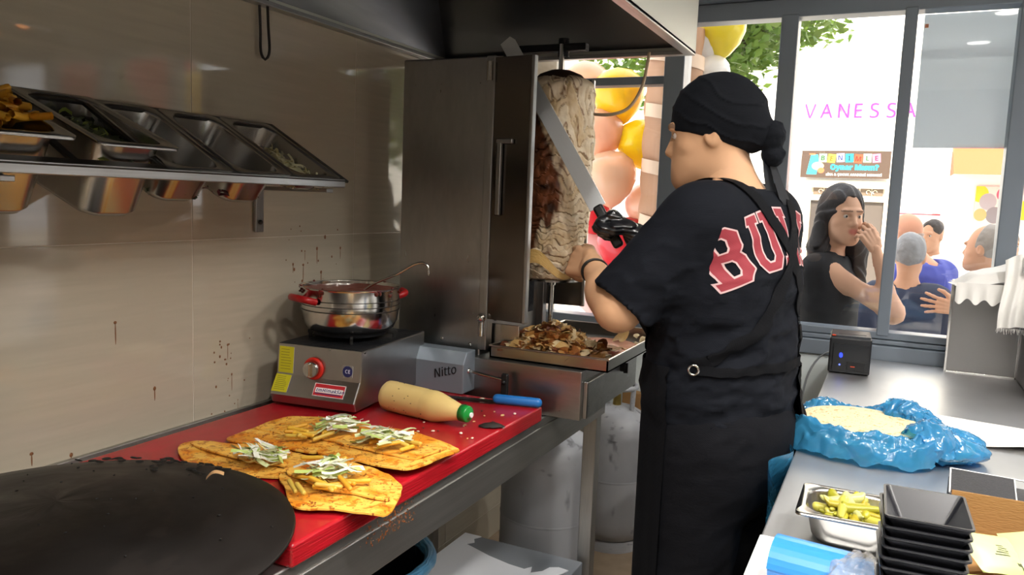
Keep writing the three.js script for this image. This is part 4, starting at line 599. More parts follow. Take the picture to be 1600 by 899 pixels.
function nets(f, lo, hi, cell, colorAt) {
  const n = [0, 1, 2].map((i) => Math.ceil((hi[i] - lo[i]) / cell) + 1), [nx, ny, nz] = n, F = new Float32Array(nx * ny * nz), id = new Int32Array(nx * ny * nz).fill(-1);
  for (let k = 0, o = 0; k < nz; k++) for (let j = 0; j < ny; j++) for (let i = 0; i < nx; i++, o++) F[o] = f(lo[0] + i * cell, lo[1] + j * cell, lo[2] + k * cell);
  const P = [], N = [], ix = [], C = [], s = [1, nx, nx * ny];
  const corner = [0, 1, nx, nx + 1, nx * ny, nx * ny + 1, nx * ny + nx, nx * ny + nx + 1], edges = [[0, 1], [2, 3], [4, 5], [6, 7], [0, 2], [1, 3], [4, 6], [5, 7], [0, 4], [1, 5], [2, 6], [3, 7]];
  for (let k = 0; k < nz - 1; k++) for (let j = 0; j < ny - 1; j++) for (let i = 0; i < nx - 1; i++) {
    const o = i + j * nx + k * nx * ny; let mask = 0; for (let c = 0; c < 8; c++) if (F[o + corner[c]] < 0) mask |= 1 << c; if (mask === 0 || mask === 255) continue;
    let x = 0, y = 0, z = 0, m2 = 0; for (const [a, b] of edges) { if (((mask >> a) & 1) === ((mask >> b) & 1)) continue; const fa = F[o + corner[a]], t = fa / (fa - F[o + corner[b]]); x += (a & 1) + t * ((b & 1) - (a & 1)); y += ((a >> 1) & 1) + t * (((b >> 1) & 1) - ((a >> 1) & 1)); z += (a >> 2) + t * ((b >> 2) - (a >> 2)); m2++; }
    const X = lo[0] + (i + x / m2) * cell, Y = lo[1] + (j + y / m2) * cell, Z = lo[2] + (k + z / m2) * cell; id[o] = P.length / 3; P.push(X, Y, Z);
    const e = cell * 0.6, gx = f(X + e, Y, Z) - f(X - e, Y, Z), gy = f(X, Y + e, Z) - f(X, Y - e, Z), gz = f(X, Y, Z + e) - f(X, Y, Z - e), L = Math.hypot(gx, gy, gz) || 1; N.push(gx / L, gy / L, gz / L); if (colorAt) C.push(...colorAt(X, Y, Z));
  }
  for (let k = 1; k < nz - 1; k++) for (let j = 1; j < ny - 1; j++) for (let i = 1; i < nx - 1; i++) {
    const o = i + j * nx + k * nx * ny, a = F[o] < 0;
    for (let ax = 0; ax < 3; ax++) { if ((F[o + s[ax]] < 0) === a) continue; const u = s[(ax + 1) % 3], v = s[(ax + 2) % 3], q = [id[o], id[o - u], id[o - u - v], id[o - v]]; if (q.some((w) => w < 0)) continue; if (a) ix.push(q[0], q[1], q[2], q[0], q[2], q[3]); else ix.push(q[0], q[2], q[1], q[0], q[3], q[2]); }
  }
  const g = new THREE.BufferGeometry(); g.setAttribute('position', new THREE.Float32BufferAttribute(P, 3)); g.setAttribute('normal', new THREE.Float32BufferAttribute(N, 3)); if (colorAt) g.setAttribute('color', new THREE.Float32BufferAttribute(C, 3)); g.setIndex(ix);
  const uv = []; for (let i = 0; i < P.length; i += 3) uv.push((P[i] + P[i + 2]) * 6, P[i + 1] * 6); g.setAttribute('uv', new THREE.Float32BufferAttribute(uv, 2)); return g;
}
const vadd = (a, b, s = 1) => [a[0] + b[0] * s, a[1] + b[1] * s, a[2] + b[2] * s], vnorm = (a) => { const l = Math.hypot(...a); return a.map((q) => q / l); }, vcross = (a, b) => [a[1] * b[2] - a[2] * b[1], a[2] * b[0] - a[0] * b[2], a[0] * b[1] - a[1] * b[0]];
const turnV = (v, ax, t) => { const q = V(...v).applyAxisAngle(V(...ax), t); return [q.x, q.y, q.z]; };
// a hand: wrist w, pointing d, palm facing n; curl per joint, thumb on the side given by sgn
function hand(w, d, n, sgn, curl, o = {}) {
  d = vnorm(d); n = vnorm(n); const s = vnorm(vcross(d, n)).map((q) => q * sgn), z = o.size || 1, ps = [];
  const L = [0.074, 0.082, 0.077, 0.06], spread = o.spread ?? 0.05;
  const ax = vcross(d, n);
  for (let i = 0; i < 4; i++) {
    const off = (0.03 - i * 0.0205) * z, root = vadd(vadd(w, d, (0.082 - Math.abs(i - 1) * 0.004) * z), s, off);
    ps.push(cap(vadd(w, s, off * 0.6), root, 0.0145 * z, 0.0125 * z));
    let q = root, dir = turnV(d, n, -sgn * (1.2 - i) * spread), f = L[i] * z, r = (i === 3 ? 0.0078 : 0.009) * z; const cu = Array.isArray(curl[0]) ? curl[i] : curl;
    for (let j = 0; j < 3; j++) { dir = turnV(dir, vnorm(ax), cu[j]); const e = vadd(q, dir, f * [0.46, 0.31, 0.23][j]); ps.push(cap(q, e, r, r * 0.92)); q = e; r *= 0.92; }
  }
  let q = vadd(vadd(w, d, 0.025 * z), s, 0.028 * z); const td = o.thumb || [0.65, 0.55, 0.5]; // amounts along d, s, n
  let dir = vnorm(vadd(vadd(d.map((v) => v * td[0]), s, td[1]), n, td[2])); ps.push(cap(vadd(w, s, 0.012 * z), q, 0.015 * z, 0.014 * z));
  for (let j = 0; j < 3; j++) { const e = vadd(q, dir, [0.036, 0.03, 0.024][j] * z); ps.push(cap(q, e, (0.013 - j * 0.0015) * z, (0.0115 - j * 0.0015) * z)); q = e; dir = vnorm(vadd(vadd(dir, d, 0.35), s, o.thumbIn ?? -0.25)); }
  return ps;
}
const bounds = (ps, pad) => { const lo = [9, 9, 9], hi = [-9, -9, -9]; for (const p of ps) for (const [c, r] of p.k ? [[p.c, Math.max(...p.r)]] : [[p.a, p.ra], [p.b, p.rb]]) for (let i = 0; i < 3; i++) { lo[i] = Math.min(lo[i], c[i] - r - pad); hi[i] = Math.max(hi[i], c[i] + r + pad); } return [lo, hi]; };
function headPrims(c, yaw, pitch = 0, s = 1) {   // faces -x before the yaw
  const q = new THREE.Quaternion().setFromEuler(new THREE.Euler(0, yaw, pitch, 'YXZ')), P = (x, y, z) => { const v = V(x, y, z).multiplyScalar(s).applyQuaternion(q); return [c[0] + v.x, c[1] + v.y, c[2] + v.z]; }, R = (...r) => r.map((v) => v * s);
  const add = [ell(P(0.014, 0.03, 0), R(0.098, 0.098, 0.077), yaw), ell(P(-0.036, -0.04, 0), R(0.062, 0.085, 0.06), yaw), ell(P(-0.04, -0.085, 0), R(0.052, 0.036, 0.05), yaw), cap(P(-0.084, -0.112, -0.008), P(-0.084, -0.112, 0.008), 0.017 * s)];
  const fine = [cap(P(-0.094, 0.002, 0), P(-0.113, -0.036, 0), 0.008 * s, 0.011 * s), cap(P(-0.1, -0.042, -0.009), P(-0.1, -0.042, 0.009), 0.009 * s), cap(P(-0.086, 0.02, -0.036), P(-0.092, 0.02, 0.036), 0.011 * s), cap(P(-0.093, -0.066, -0.016), P(-0.093, -0.066, 0.016), 0.007 * s), cap(P(-0.091, -0.08, -0.014), P(-0.091, -0.08, 0.014), 0.0075 * s),
    ell(P(0.012, -0.012, 0.076), R(0.019, 0.031, 0.011), yaw + 0.3), ell(P(0.012, -0.012, -0.076), R(0.019, 0.031, 0.011), yaw - 0.3), cap(P(-0.06, -0.03, 0.036), P(-0.05, -0.035, 0.045), 0.02 * s), cap(P(-0.06, -0.03, -0.036), P(-0.05, -0.035, -0.045), 0.02 * s)];
  const cut = [ell(P(-0.1, -0.002, 0.031), R(0.014, 0.009, 0.015), yaw), ell(P(-0.1, -0.002, -0.031), R(0.014, 0.009, 0.015), yaw), ell(P(0.004, -0.01, 0.087), R(0.01, 0.018, 0.006), yaw)];
  const A = union(add, 0.05 * s), f = (x, y, z) => { let d = A(x, y, z); for (const p of fine) d = smin(d, dist(p, x, y, z), 0.014 * s); for (const p of cut) d = -smin(-d, dist(p, x, y, z), 0.008 * s); return d; };
  return { f, P, q, lo: [c[0] - 0.15 * s, c[1] - 0.15 * s, c[2] - 0.15 * s], hi: [c[0] + 0.15 * s, c[1] + 0.15 * s, c[2] + 0.15 * s] };
}
const skinMat = (tone) => M(tone, 0.52, 0, { vertexColors: true, specularIntensity: 0.4 });
function eyes(h, parent, s = 1) { for (const k of [1, -1]) { const p = h.P(-0.0815, -0.003, 0.031 * k), e = part('eye', ball(0.0115 * s, 0, 0, 0, 16, 12), M(0xc4bab2, 0.25), parent); e.position.set(...p); const d = V(-1, 0, 0).applyQuaternion(h.q); const i = part('iris', ball(0.0058 * s, 0, 0, 0, 12, 10), M(0x24170f, 0.15), e); i.position.copy(d.multiplyScalar(0.0072 * s)); } }
function onSurface(f, p, out) { let q = [...p]; for (let i = 0; i < 14; i++) { const e = 0.003, d = f(...q), g = vnorm([f(q[0] + e, q[1], q[2]) - f(q[0] - e, q[1], q[2]), f(q[0], q[1] + e, q[2]) - f(q[0], q[1] - e, q[2]), f(q[0], q[1], q[2] + e) - f(q[0], q[1], q[2] - e)]); q = vadd(q, g, -(d - out) * 0.8); } return q; }
function strap(f, pts, w, out, n = 40) {
  const c = new THREE.CatmullRomCurve3(pts.map((p) => V(...p)));
  const rows = []; for (let i = 0; i <= n; i++) { const p = c.getPoint(i / n), t = c.getTangent(i / n), q = onSurface(f, [p.x, p.y, p.z], out), e = 0.004; const g = vnorm([f(q[0] + e, q[1], q[2]) - f(q[0] - e, q[1], q[2]), f(q[0], q[1] + e, q[2]) - f(q[0], q[1] - e, q[2]), f(q[0], q[1], q[2] + e) - f(q[0], q[1], q[2] - e)]); const side = vnorm(vcross([t.x, t.y, t.z], g)); rows.push([q, side, g]); }
  const side = (dn, flip) => sheet((u, v) => { const r = rows[Math.round(v * n)], s = (flip ? 1 - u : u) - 0.5; const p = onSurface(f, vadd(r[0], r[1], s * w), out); return vadd(p, r[2], dn); }, 4, n);
  return join([side(0.0015, false), side(-0.001, true)]);
}

// ---------- the cook ----------
{
  const man = thing('person', 'cook in black shirt, bandana and apron slicing the doner with a long knife', 'person', [-0.345, 0, -1.945], rad(-20));
  const SL = [-0.01, 1.41, 0.172], EL = [-0.126, 1.205, 0.268], WL = [-0.305, 1.283, 0.155], SR = [-0.01, 1.415, -0.185], ER = [-0.09, 1.225, -0.15], WR = [-0.236, 1.362, 0.062];
  const H = headPrims([-0.062, 1.628, 0.012], rad(20), rad(8));
  const neck = cap([-0.045, 1.59, 0.01], [0.012, 1.44, 0], 0.056, 0.068);
  const torso = [ell([0, 1.27, 0], [0.135, 0.2, 0.185]), ell([-0.025, 1.07, 0], [0.15, 0.18, 0.17]), ell([0, 0.93, 0], [0.145, 0.14, 0.175]), cap([0.005, 1.415, 0.13], [0.005, 1.415, -0.13], 0.075), neck];
  const legs = [cap([0, 0.9, 0.09], [-0.015, 0.5, 0.095], 0.1, 0.07), cap([-0.015, 0.5, 0.095], [0.02, 0.1, 0.1], 0.064, 0.042), cap([0, 0.9, -0.09], [-0.015, 0.5, -0.095], 0.1, 0.07), cap([-0.015, 0.5, -0.095], [0.02, 0.1, -0.1], 0.064, 0.042)];
  const arms = [cap(SL, EL, 0.058, 0.046), cap(EL, vadd(EL, vadd(WL, EL, -1), 0.35), 0.046, 0.045), cap(vadd(EL, vadd(WL, EL, -1), 0.35), WL, 0.045, 0.028), cap(SR, ER, 0.058, 0.045), cap(ER, WR, 0.046, 0.028)];
  const hl = hand(WL, [-0.9, 0.1, -0.22], [-0.25, -0.35, -0.9], -1, [[0.35, 0.5, 0.3], [0.55, 0.6, 0.4], [0.75, 0.7, 0.5], [0.9, 0.8, 0.5]], { thumb: [0.8, 0.45, 0.45] });
  const kd = vnorm([-0.3, 0.484, 0.1]);                                     // knife direction
  const hdir = vnorm([-0.78, 0.56, 0.3]), grip = vadd(WR, hdir, 0.082);
  const hr = hand(WR, hdir, vnorm([-0.35, -0.8, 0.5]), 1, [[1.15, 1.35, 0.8], [1.2, 1.35, 0.8], [1.25, 1.4, 0.8], [1.3, 1.4, 0.8]], { thumb: [0.75, 0.3, 0.75], thumbIn: -0.5 });
  const coarse = union([...torso, ...legs, ...arms, cap([0.03, 0.06, 0.1], [-0.12, 0.04, 0.11], 0.04, 0.035), cap([0.03, 0.06, -0.1], [-0.12, 0.04, -0.11], 0.04, 0.035)], 0.05);
  const skinC = (x, y, z) => { const d = H.P(-0.085, -0.1, 0), b = Math.hypot(x - d[0], y - d[1], z - d[2]), mo = H.P(-0.1, -0.055, 0), b2 = Math.hypot(x - mo[0], y - mo[1], z - mo[2]); const nap = H.P(0.085, -0.045, 0), b3 = Math.hypot(x - nap[0], y - nap[1], z - nap[2]); const be = clamp((0.045 - b) / 0.015) * 0.65 + clamp((0.019 - b2) / 0.008) * 0.45 + clamp((0.06 - b3) / 0.02) * 0.75, e1 = H.P(-0.096, 0.022, 0.034), bw = Math.hypot((x - e1[0]) * 0.8, (y - e1[1]) * 2.6, (z - e1[2]) * 0.8) < 0.02 ? 0.8 : 0, k = clamp(Math.max(be, bw)); return [mix(1, 0.09, k), mix(1, 0.08, k), mix(1, 0.09, k)]; };
  const white = () => [1, 1, 1];
  const bb = bounds([...torso, ...legs, ...arms], 0.05), body = [nets(coarse, bb[0], [bb[1][0], 1.56, bb[1][2]], 0.012, white)];
  const headF = (x, y, z) => smin(H.f(x, y, z), dist(neck, x, y, z), 0.03); body.push(nets(headF, [H.lo[0], 1.47, H.lo[2]], H.hi, 0.004, skinC));
  for (const hp of [hl, hr]) { const b = bounds(hp, 0.015); body.push(nets(union([...hp, hp === hl ? arms[2] : arms[4]], 0.012), b[0], b[1], 0.0032, white)); }
  part('body', body, skinMat(0xcda07c), man);
  eyes(H, man);
  // clothes
  const folds = (x, y, z, a, s = 9) => a * (Math.abs(fbm(x * s * 0.8 + y * 3, y * s * 1.7 - x * 4 + z * 3, z * s, 3) - 0.5) * 2 - 0.4);
  const ua = vnorm(vadd(EL, SL, -1)), ub = vnorm(vadd(ER, SR, -1)), cuffL = vadd(SL, ua, 0.235), cuffR = vadd(SR, ub, 0.21);
  const shirtT = union([ell([0.0, 1.27, 0], [0.155, 0.21, 0.2]), ell([-0.012, 1.07, 0], [0.17, 0.19, 0.19]), ell([0.0, 0.96, 0], [0.155, 0.12, 0.19]), cap([0.012, 1.418, 0.13], [0.012, 1.418, -0.13], 0.088)], 0.06);
  const slL = cap(SL, vadd(SL, ua, 0.3), 0.074, 0.078), slR = cap(SR, vadd(SR, ub, 0.3), 0.074, 0.076);
  const cutY = 0.93;
  const shirt = (x, y, z) => {
    const dl = Math.max(dist(slL, x, y, z), (x - cuffL[0]) * ua[0] + (y - cuffL[1]) * ua[1] + (z - cuffL[2]) * ua[2]), dr = Math.max(dist(slR, x, y, z), (x - cuffR[0]) * ub[0] + (y - cuffR[1]) * ub[1] + (z - cuffR[2]) * ub[2]);
    let d = smin(smin(shirtT(x, y, z), dl, 0.04), dr, 0.04); if (d > 0.04 || d < -0.05) return Math.max(d, cutY - y - 0.02); d += folds(x, y, z, 0.026 * clamp(0.35 + (1.35 - y) * 3) + 0.004);
    d = Math.max(d, cutY - y + 0.01 * Math.sin(z * 14)); return Math.max(d, 0.071 - Math.hypot(x + 0.015 + (y - 1.5) * 0.25, (z) * 0.95) - Math.max(0, 1.47 - y) * 3 - Math.max(0, 1.45 - y));
  };
  const fabric = M(0x0d1017, 0.88, 0, { specularIntensity: 0.35, sheen: 0.18, sheenRoughness: 0.6, sheenColor: new THREE.Color(0x465069), bumpMap: T.cloth, bumpScale: 0.0006 });
  part('shirt', nets(shirt, [-0.3, 0.9, -0.35], [0.22, 1.53, 0.42], 0.0085), fabric, man, 'black short-sleeved shirt');
  // print on the back
  const poly = { B: [[[0, 0], [0.52, 0], [0.7, 0.14], [0.7, 0.4], [0.62, 0.5], [0.7, 0.6], [0.7, 0.86], [0.52, 1], [0, 1], [0, 0.85], [0.08, 0.85], [0.08, 0.15], [0, 0.15]], [[0.29, 0.16], [0.42, 0.16], [0.47, 0.22], [0.47, 0.36], [0.42, 0.42], [0.29, 0.42]], [[0.29, 0.58], [0.42, 0.58], [0.47, 0.64], [0.47, 0.78], [0.42, 0.84], [0.29, 0.84]]],
    U: [[[0, 0], [0.34, 0], [0.34, 0.16], [0.26, 0.16], [0.26, 0.76], [0.32, 0.84], [0.42, 0.84], [0.48, 0.76], [0.48, 0.16], [0.4, 0.16], [0.4, 0], [0.74, 0], [0.74, 0.16], [0.68, 0.16], [0.68, 0.82], [0.52, 1], [0.22, 1], [0.06, 0.82], [0.06, 0.16], [0, 0.16]]],
    L: [[[0, 0], [0.34, 0], [0.34, 0.16], [0.27, 0.16], [0.27, 0.84], [0.44, 0.84], [0.44, 0.62], [0.64, 0.62], [0.64, 1], [0, 1], [0, 0.84], [0.07, 0.84], [0.07, 0.16], [0, 0.16]]] };
  const W = 0.42, HT = 0.3, tx = print(1024, 732, (c, w, h) => {
    c.clearRect(0, 0, w, h); const px = w / W, R = 0.33 * px;
    ['B', 'U', 'L', 'L'].forEach((l, i) => { const a = rad(-29 + i * 14.5); c.save(); c.translate(w / 2 + R * Math.sin(a), 0.02 * px + 0.14 * px + R - R * Math.cos(a)); c.rotate(a); c.scale(0.118 * px, 0.13 * px); c.translate(-0.35, -1); c.beginPath(); for (const ring of poly[l]) { ring.forEach((q, k) => (k ? c.lineTo(...q) : c.moveTo(...q))); c.closePath(); } c.fillStyle = '#8c2a35'; c.fill('evenodd'); c.lineWidth = 0.03; c.strokeStyle = '#c9a9a8'; c.stroke(); c.restore(); });
  });
  const backG = sheet((u, v) => { const z = W / 2 - 0.018 - u * W, y = 1.18 + v * HT; let x = 0.28; for (let i = 0; i < 40; i++) { const d = shirt(x, y, z); x -= d * 0.7; if (Math.abs(d) < 3e-4 || x < -0.1) break; } return [Math.max(x, -0.05) + 0.0022, y, z]; }, 70, 50);
  part('back_print', backG, M(0xffffff, 0.7, 0, { map: tx, transparent: true, alphaTest: 0.4, bumpMap: T.cloth, bumpScale: 0.0004 }), man, 'red varsity lettering with pale outline');
  // trousers, shoes
  const trF = union([ell([0.012, 0.93, 0], [0.16, 0.13, 0.19]), ell([0.025, 0.84, 0], [0.145, 0.16, 0.185]), cap([0.01, 0.88, 0.085], [-0.01, 0.5, 0.092], 0.122, 0.1), cap([-0.01, 0.5, 0.092], [0.015, 0.09, 0.1], 0.098, 0.085), cap([0.01, 0.88, -0.085], [-0.01, 0.5, -0.092], 0.122, 0.1), cap([-0.01, 0.5, -0.092], [0.015, 0.09, -0.1], 0.098, 0.085)], 0.04);
  const trousers = (x, y, z) => { const d = trF(x, y, z); return Math.max(Math.abs(d) > 0.03 ? d : d + folds(x, y, z, 0.009, 8), 0.06 - y, y - 1.03); };
  part('trousers', nets(trousers, [-0.2, 0.03, -0.25], [0.24, 1.05, 0.25], 0.01), M(0x0a0b10, 0.88, 0, { specularIntensity: 0.35, sheen: 0.12, sheenColor: new THREE.Color(0x3a4252), bumpMap: T.cloth, bumpScale: 0.0006 }), man);
  for (const s of [1, -1]) { const F = union([cap([0.05, 0.045, 0.1 * s], [-0.13, 0.04, 0.115 * s], 0.046, 0.042), cap([0.03, 0.1, 0.1 * s], [0.03, 0.05, 0.1 * s], 0.05)], 0.03); part('shoe', nets((x, y, z) => Math.max(F(x, y, z), 0.002 - y), [-0.2, -0.01, 0.1 * s - 0.08], [0.12, 0.17, 0.1 * s + 0.08], 0.008), m.rubber, man); }
  // apron: front and left side skirt, bib, straps with ring
  const apronM = M(0x07080c, 0.88, 0, { side: THREE.DoubleSide, specularIntensity: 0.35, sheen: 0.1, sheenColor: new THREE.Color(0x343b4a), bumpMap: T.cloth, bumpScale: 0.0006 });
  const skirt = (o) => sheet((u, v) => { const a = rad(-160 + 245 * u), y = 1.075 - v * 0.78, fl = 1 + 0.06 * v; const q = onSurface((x, y2, z) => Math.min(shirt(x, Math.max(y2, 0.96), z), union([ell([0.01, 0.9, 0], [0.175, 0.2, 0.205])], 0.03)(x, y2, z)), [0.0 - 0.26 * Math.cos(a), Math.max(y, 0.9), 0.26 * Math.sin(a)], 0.006 + o); const k = clamp((0.9 - y) / 0.6); return [q[0] * fl * (1 - 0.06 * k) + 0.004 * Math.sin(u * 40 + v * 3) * v, y, q[2] * fl * (1 - 0.05 * k) + 0.005 * Math.sin(u * 34) * v]; }, 70, 36);
  part('apron_skirt', skirt(0), apronM, man, 'black apron skirt');
  part('apron_bib', sheet((u, v) => { const z = (u - 0.5) * mix(0.3, 0.22, v), y = 1.07 + v * 0.3; return onSurface(shirt, [-0.3, y, z], 0.005); }, 20, 24), apronM, man);
  const ring = onSurface(shirt, [0.055, 1.085, 0.24], 0.012);
  part('apron_strap', strap(shirt, [[-0.06, 1.47, 0.12], [0.02, 1.5, 0.1], [0.1, 1.43, 0.05], [0.15, 1.3, -0.03], [0.17, 1.15, -0.1], [0.15, 1.08, -0.15]], 0.034, 0.004), apronM, man);
  part('apron_strap', strap(shirt, [[0.02, 1.49, -0.11], [0.1, 1.42, -0.06], [0.15, 1.3, 0.02], [0.15, 1.17, 0.11], [0.1, 1.11, 0.2], [ring[0], ring[1] + 0.01, ring[2]]], 0.034, 0.004), apronM, man);
  part('waist_tie', strap(shirt, [ring, [0.12, 1.085, 0.16], [0.17, 1.09, 0.05], [0.17, 1.095, -0.06], [0.13, 1.1, -0.16]], 0.022, 0.006), apronM, man);
  const rg = part('metal_ring', new THREE.TorusGeometry(0.011, 0.0028, 10, 28), m.polished, man); rg.position.set(...ring); rg.rotation.set(0, 0.5, 0);
  for (const [x0, z0, l, k] of [[0.112, -0.075, 0.09, 0.0], [0.117, -0.085, 0.14, 0.006]]) part('tie_end', sheet((u, v) => [x0 + 0.012 + v * (0.02 + k) + 0.003 * Math.sin(v * 8), 1.085 - v * l, z0 - v * (0.03 + k) + (u - 0.5) * 0.026 + 0.004 * Math.sin(v * 5)], 3, 16), apronM, man);
  // bandana
  const h0 = H.P(0, 0, 0), hq = H.q.clone().invert(), bv = V(0, 0, 0), be1 = ell([0.014, 0.03, 0], [0.113, 0.11, 0.091]), be2 = cap([0.075, -0.005, 0], [0.1, -0.02, 0], 0.05, 0.035);
  const bandF = (x, y, z) => { const v = bv.set(x - h0[0], y - h0[1], z - h0[2]).applyQuaternion(hq); let d = dist(be1, v.x, v.y, v.z); if (d > 0.03) return d; d = smin(d, dist(be2, v.x, v.y, v.z), 0.04); const rid = Math.abs(Math.sin((v.y * 0.9 + v.x * 0.55 + 0.35 * v.z * v.z * 10) * 70 + 3 * fbm(v.x * 12, v.y * 12, v.z * 12, 2))); d -= 0.0035 * Math.pow(1 - rid, 3); d += 0.006 * (fbm(v.x * 14 + 3, v.y * 14, v.z * 14, 3) - 0.5); return Math.max(d, -(v.y + 0.012 + v.x * 0.42 + 0.01 * Math.cos(v.z * 20)) - 0.008); };
  const cloth = M(0x0b0e14, 0.85, 0, { specularIntensity: 0.35, sheen: 0.22, sheenColor: new THREE.Color(0x465264), bumpMap: T.cloth, bumpScale: 0.0005 });
  const band = part('bandana', nets(bandF, [H.lo[0] - 0.02, 1.56, H.lo[2] - 0.02], [H.hi[0] + 0.02, 1.8, H.hi[2] + 0.02], 0.0048), cloth, man, 'black cloth bandana');
  const kn = H.P(0.135, -0.02, 0.0), knF = (x, y, z) => { const d = Math.min(dist(ell([kn[0], kn[1] - 0.012, kn[2]], [0.03, 0.04, 0.032]), x, y, z), dist(ell([kn[0] + 0.004, kn[1] - 0.055, kn[2] - 0.004], [0.026, 0.026, 0.028]), x, y, z)); return d + 0.007 * (fbm(x * 40, y * 55, z * 40, 3) - 0.5) * 2; };
  part('knot', nets(knF, [kn[0] - 0.05, kn[1] - 0.1, kn[2] - 0.06], [kn[0] + 0.06, kn[1] + 0.05, kn[2] + 0.06], 0.005), cloth, band);
  for (const [a, l, w] of [[0.0, 0.17, 0.05], [-0.03, 0.13, 0.04]]) part('tail', sheet((u, v) => { const s = (u - 0.5) * w * (0.6 + 0.8 * v) * (v > 0.9 ? (1 - v) * 10 : 1); return [kn[0] - 0.012 + v * 0.035 - a * 0.4 * v, kn[1] - 0.04 - v * l, kn[2] + a * 0.6 + s + 0.008 * Math.sin(u * 7 + v * 4)]; }, 8, 20), M(0x0b0e14, 0.75, 0, { side: THREE.DoubleSide, sheen: 0.35, sheenColor: new THREE.Color(0x465264) }), band);
  // glove and wristband
  const gv = bounds(hr, 0.015), gF0 = union([...hr, cap(vadd(WR, hdir, -0.045), WR, 0.034, 0.031)], 0.012), gF = (x, y, z) => Math.max(gF0(x, y, z) - 0.0025 + 0.0012 * Math.sin((x + y * 2 + z) * 260), -((x - WR[0]) * hdir[0] + (y - WR[1]) * hdir[1] + (z - WR[2]) * hdir[2]) - 0.035);
  part('glove', nets(gF, gv[0].map((q) => q - 0.04), gv[1].map((q) => q + 0.02), 0.0034), M(0x15161a, 0.28, 0, { clearcoat: 0.3 }), man, 'black disposable glove');
  const fd = vnorm(vadd(WL, EL, -1)), br = part('wristband', new THREE.TorusGeometry(0.0335, 0.0035, 10, 40), m.black, man, 'thin black wristband'); br.position.set(...vadd(WL, fd, -0.03)); br.quaternion.setFromUnitVectors(V(0, 0, 1), V(...fd)); br.scale.set(1.06, 0.95, 1);
  // what he holds
  man.updateMatrixWorld(true);
  const g0 = man.localToWorld(V(...vadd(grip, [-0.012, -0.012, 0.012]))), g1 = man.localToWorld(V(...vadd(vadd(grip, [-0.012, -0.012, 0.012]), kd))), dirW = g1.clone().sub(g0).normalize();
  const kn2 = thing('slicing_knife', 'long straight steel slicing knife held by the cook against the meat', 'knife', g0.toArray());
  const zAx = V(0.25, 0.05, 1).normalize(), xAx = dirW, yAx = new THREE.Vector3().crossVectors(zAx, xAx).normalize(), zz = new THREE.Vector3().crossVectors(xAx, yAx); kn2.setRotationFromMatrix(new THREE.Matrix4().makeBasis(xAx, yAx, zz));
  part('blade', extrude([[0.045, -0.022], [0.56, -0.02], [0.575, -0.012], [0.57, 0.02], [0.045, 0.022]], 0.0024, 0.0006).translate(0, 0, -0.0012), M(0xd5dadd, 0.42, 0.75, { bumpMap: T.brushed, bumpScale: 0.0002 }), kn2);
  part('handle', rbox(0.125, 0.028, 0.02, 0.008, -0.012, 0, 0), m.black, kn2);
  const bp = man.localToWorld(V(...vadd(WL, [-0.17, -0.0, -0.03])));
  single('bread_scrap', 'folded piece of flatbread pressed on the meat by the cook', 'bread', sheet((u, v) => [(u - 0.45) * 0.13, 0.02 * Math.sin(u * 5 + 0.6) - 0.02 * u + (v - 0.5) * 0.035 * (1.15 - u), 0.012 * Math.sin(u * 3) + 0.014 * Math.cos(v * 3)], 20, 8), M(0xd2ab66, 0.55, 0, { side: THREE.DoubleSide, bumpMap: T.rough, bumpScale: 0.003 }), [bp.x, bp.y - 0.005, bp.z + 0.02], [0, 0.2, 0]);
}
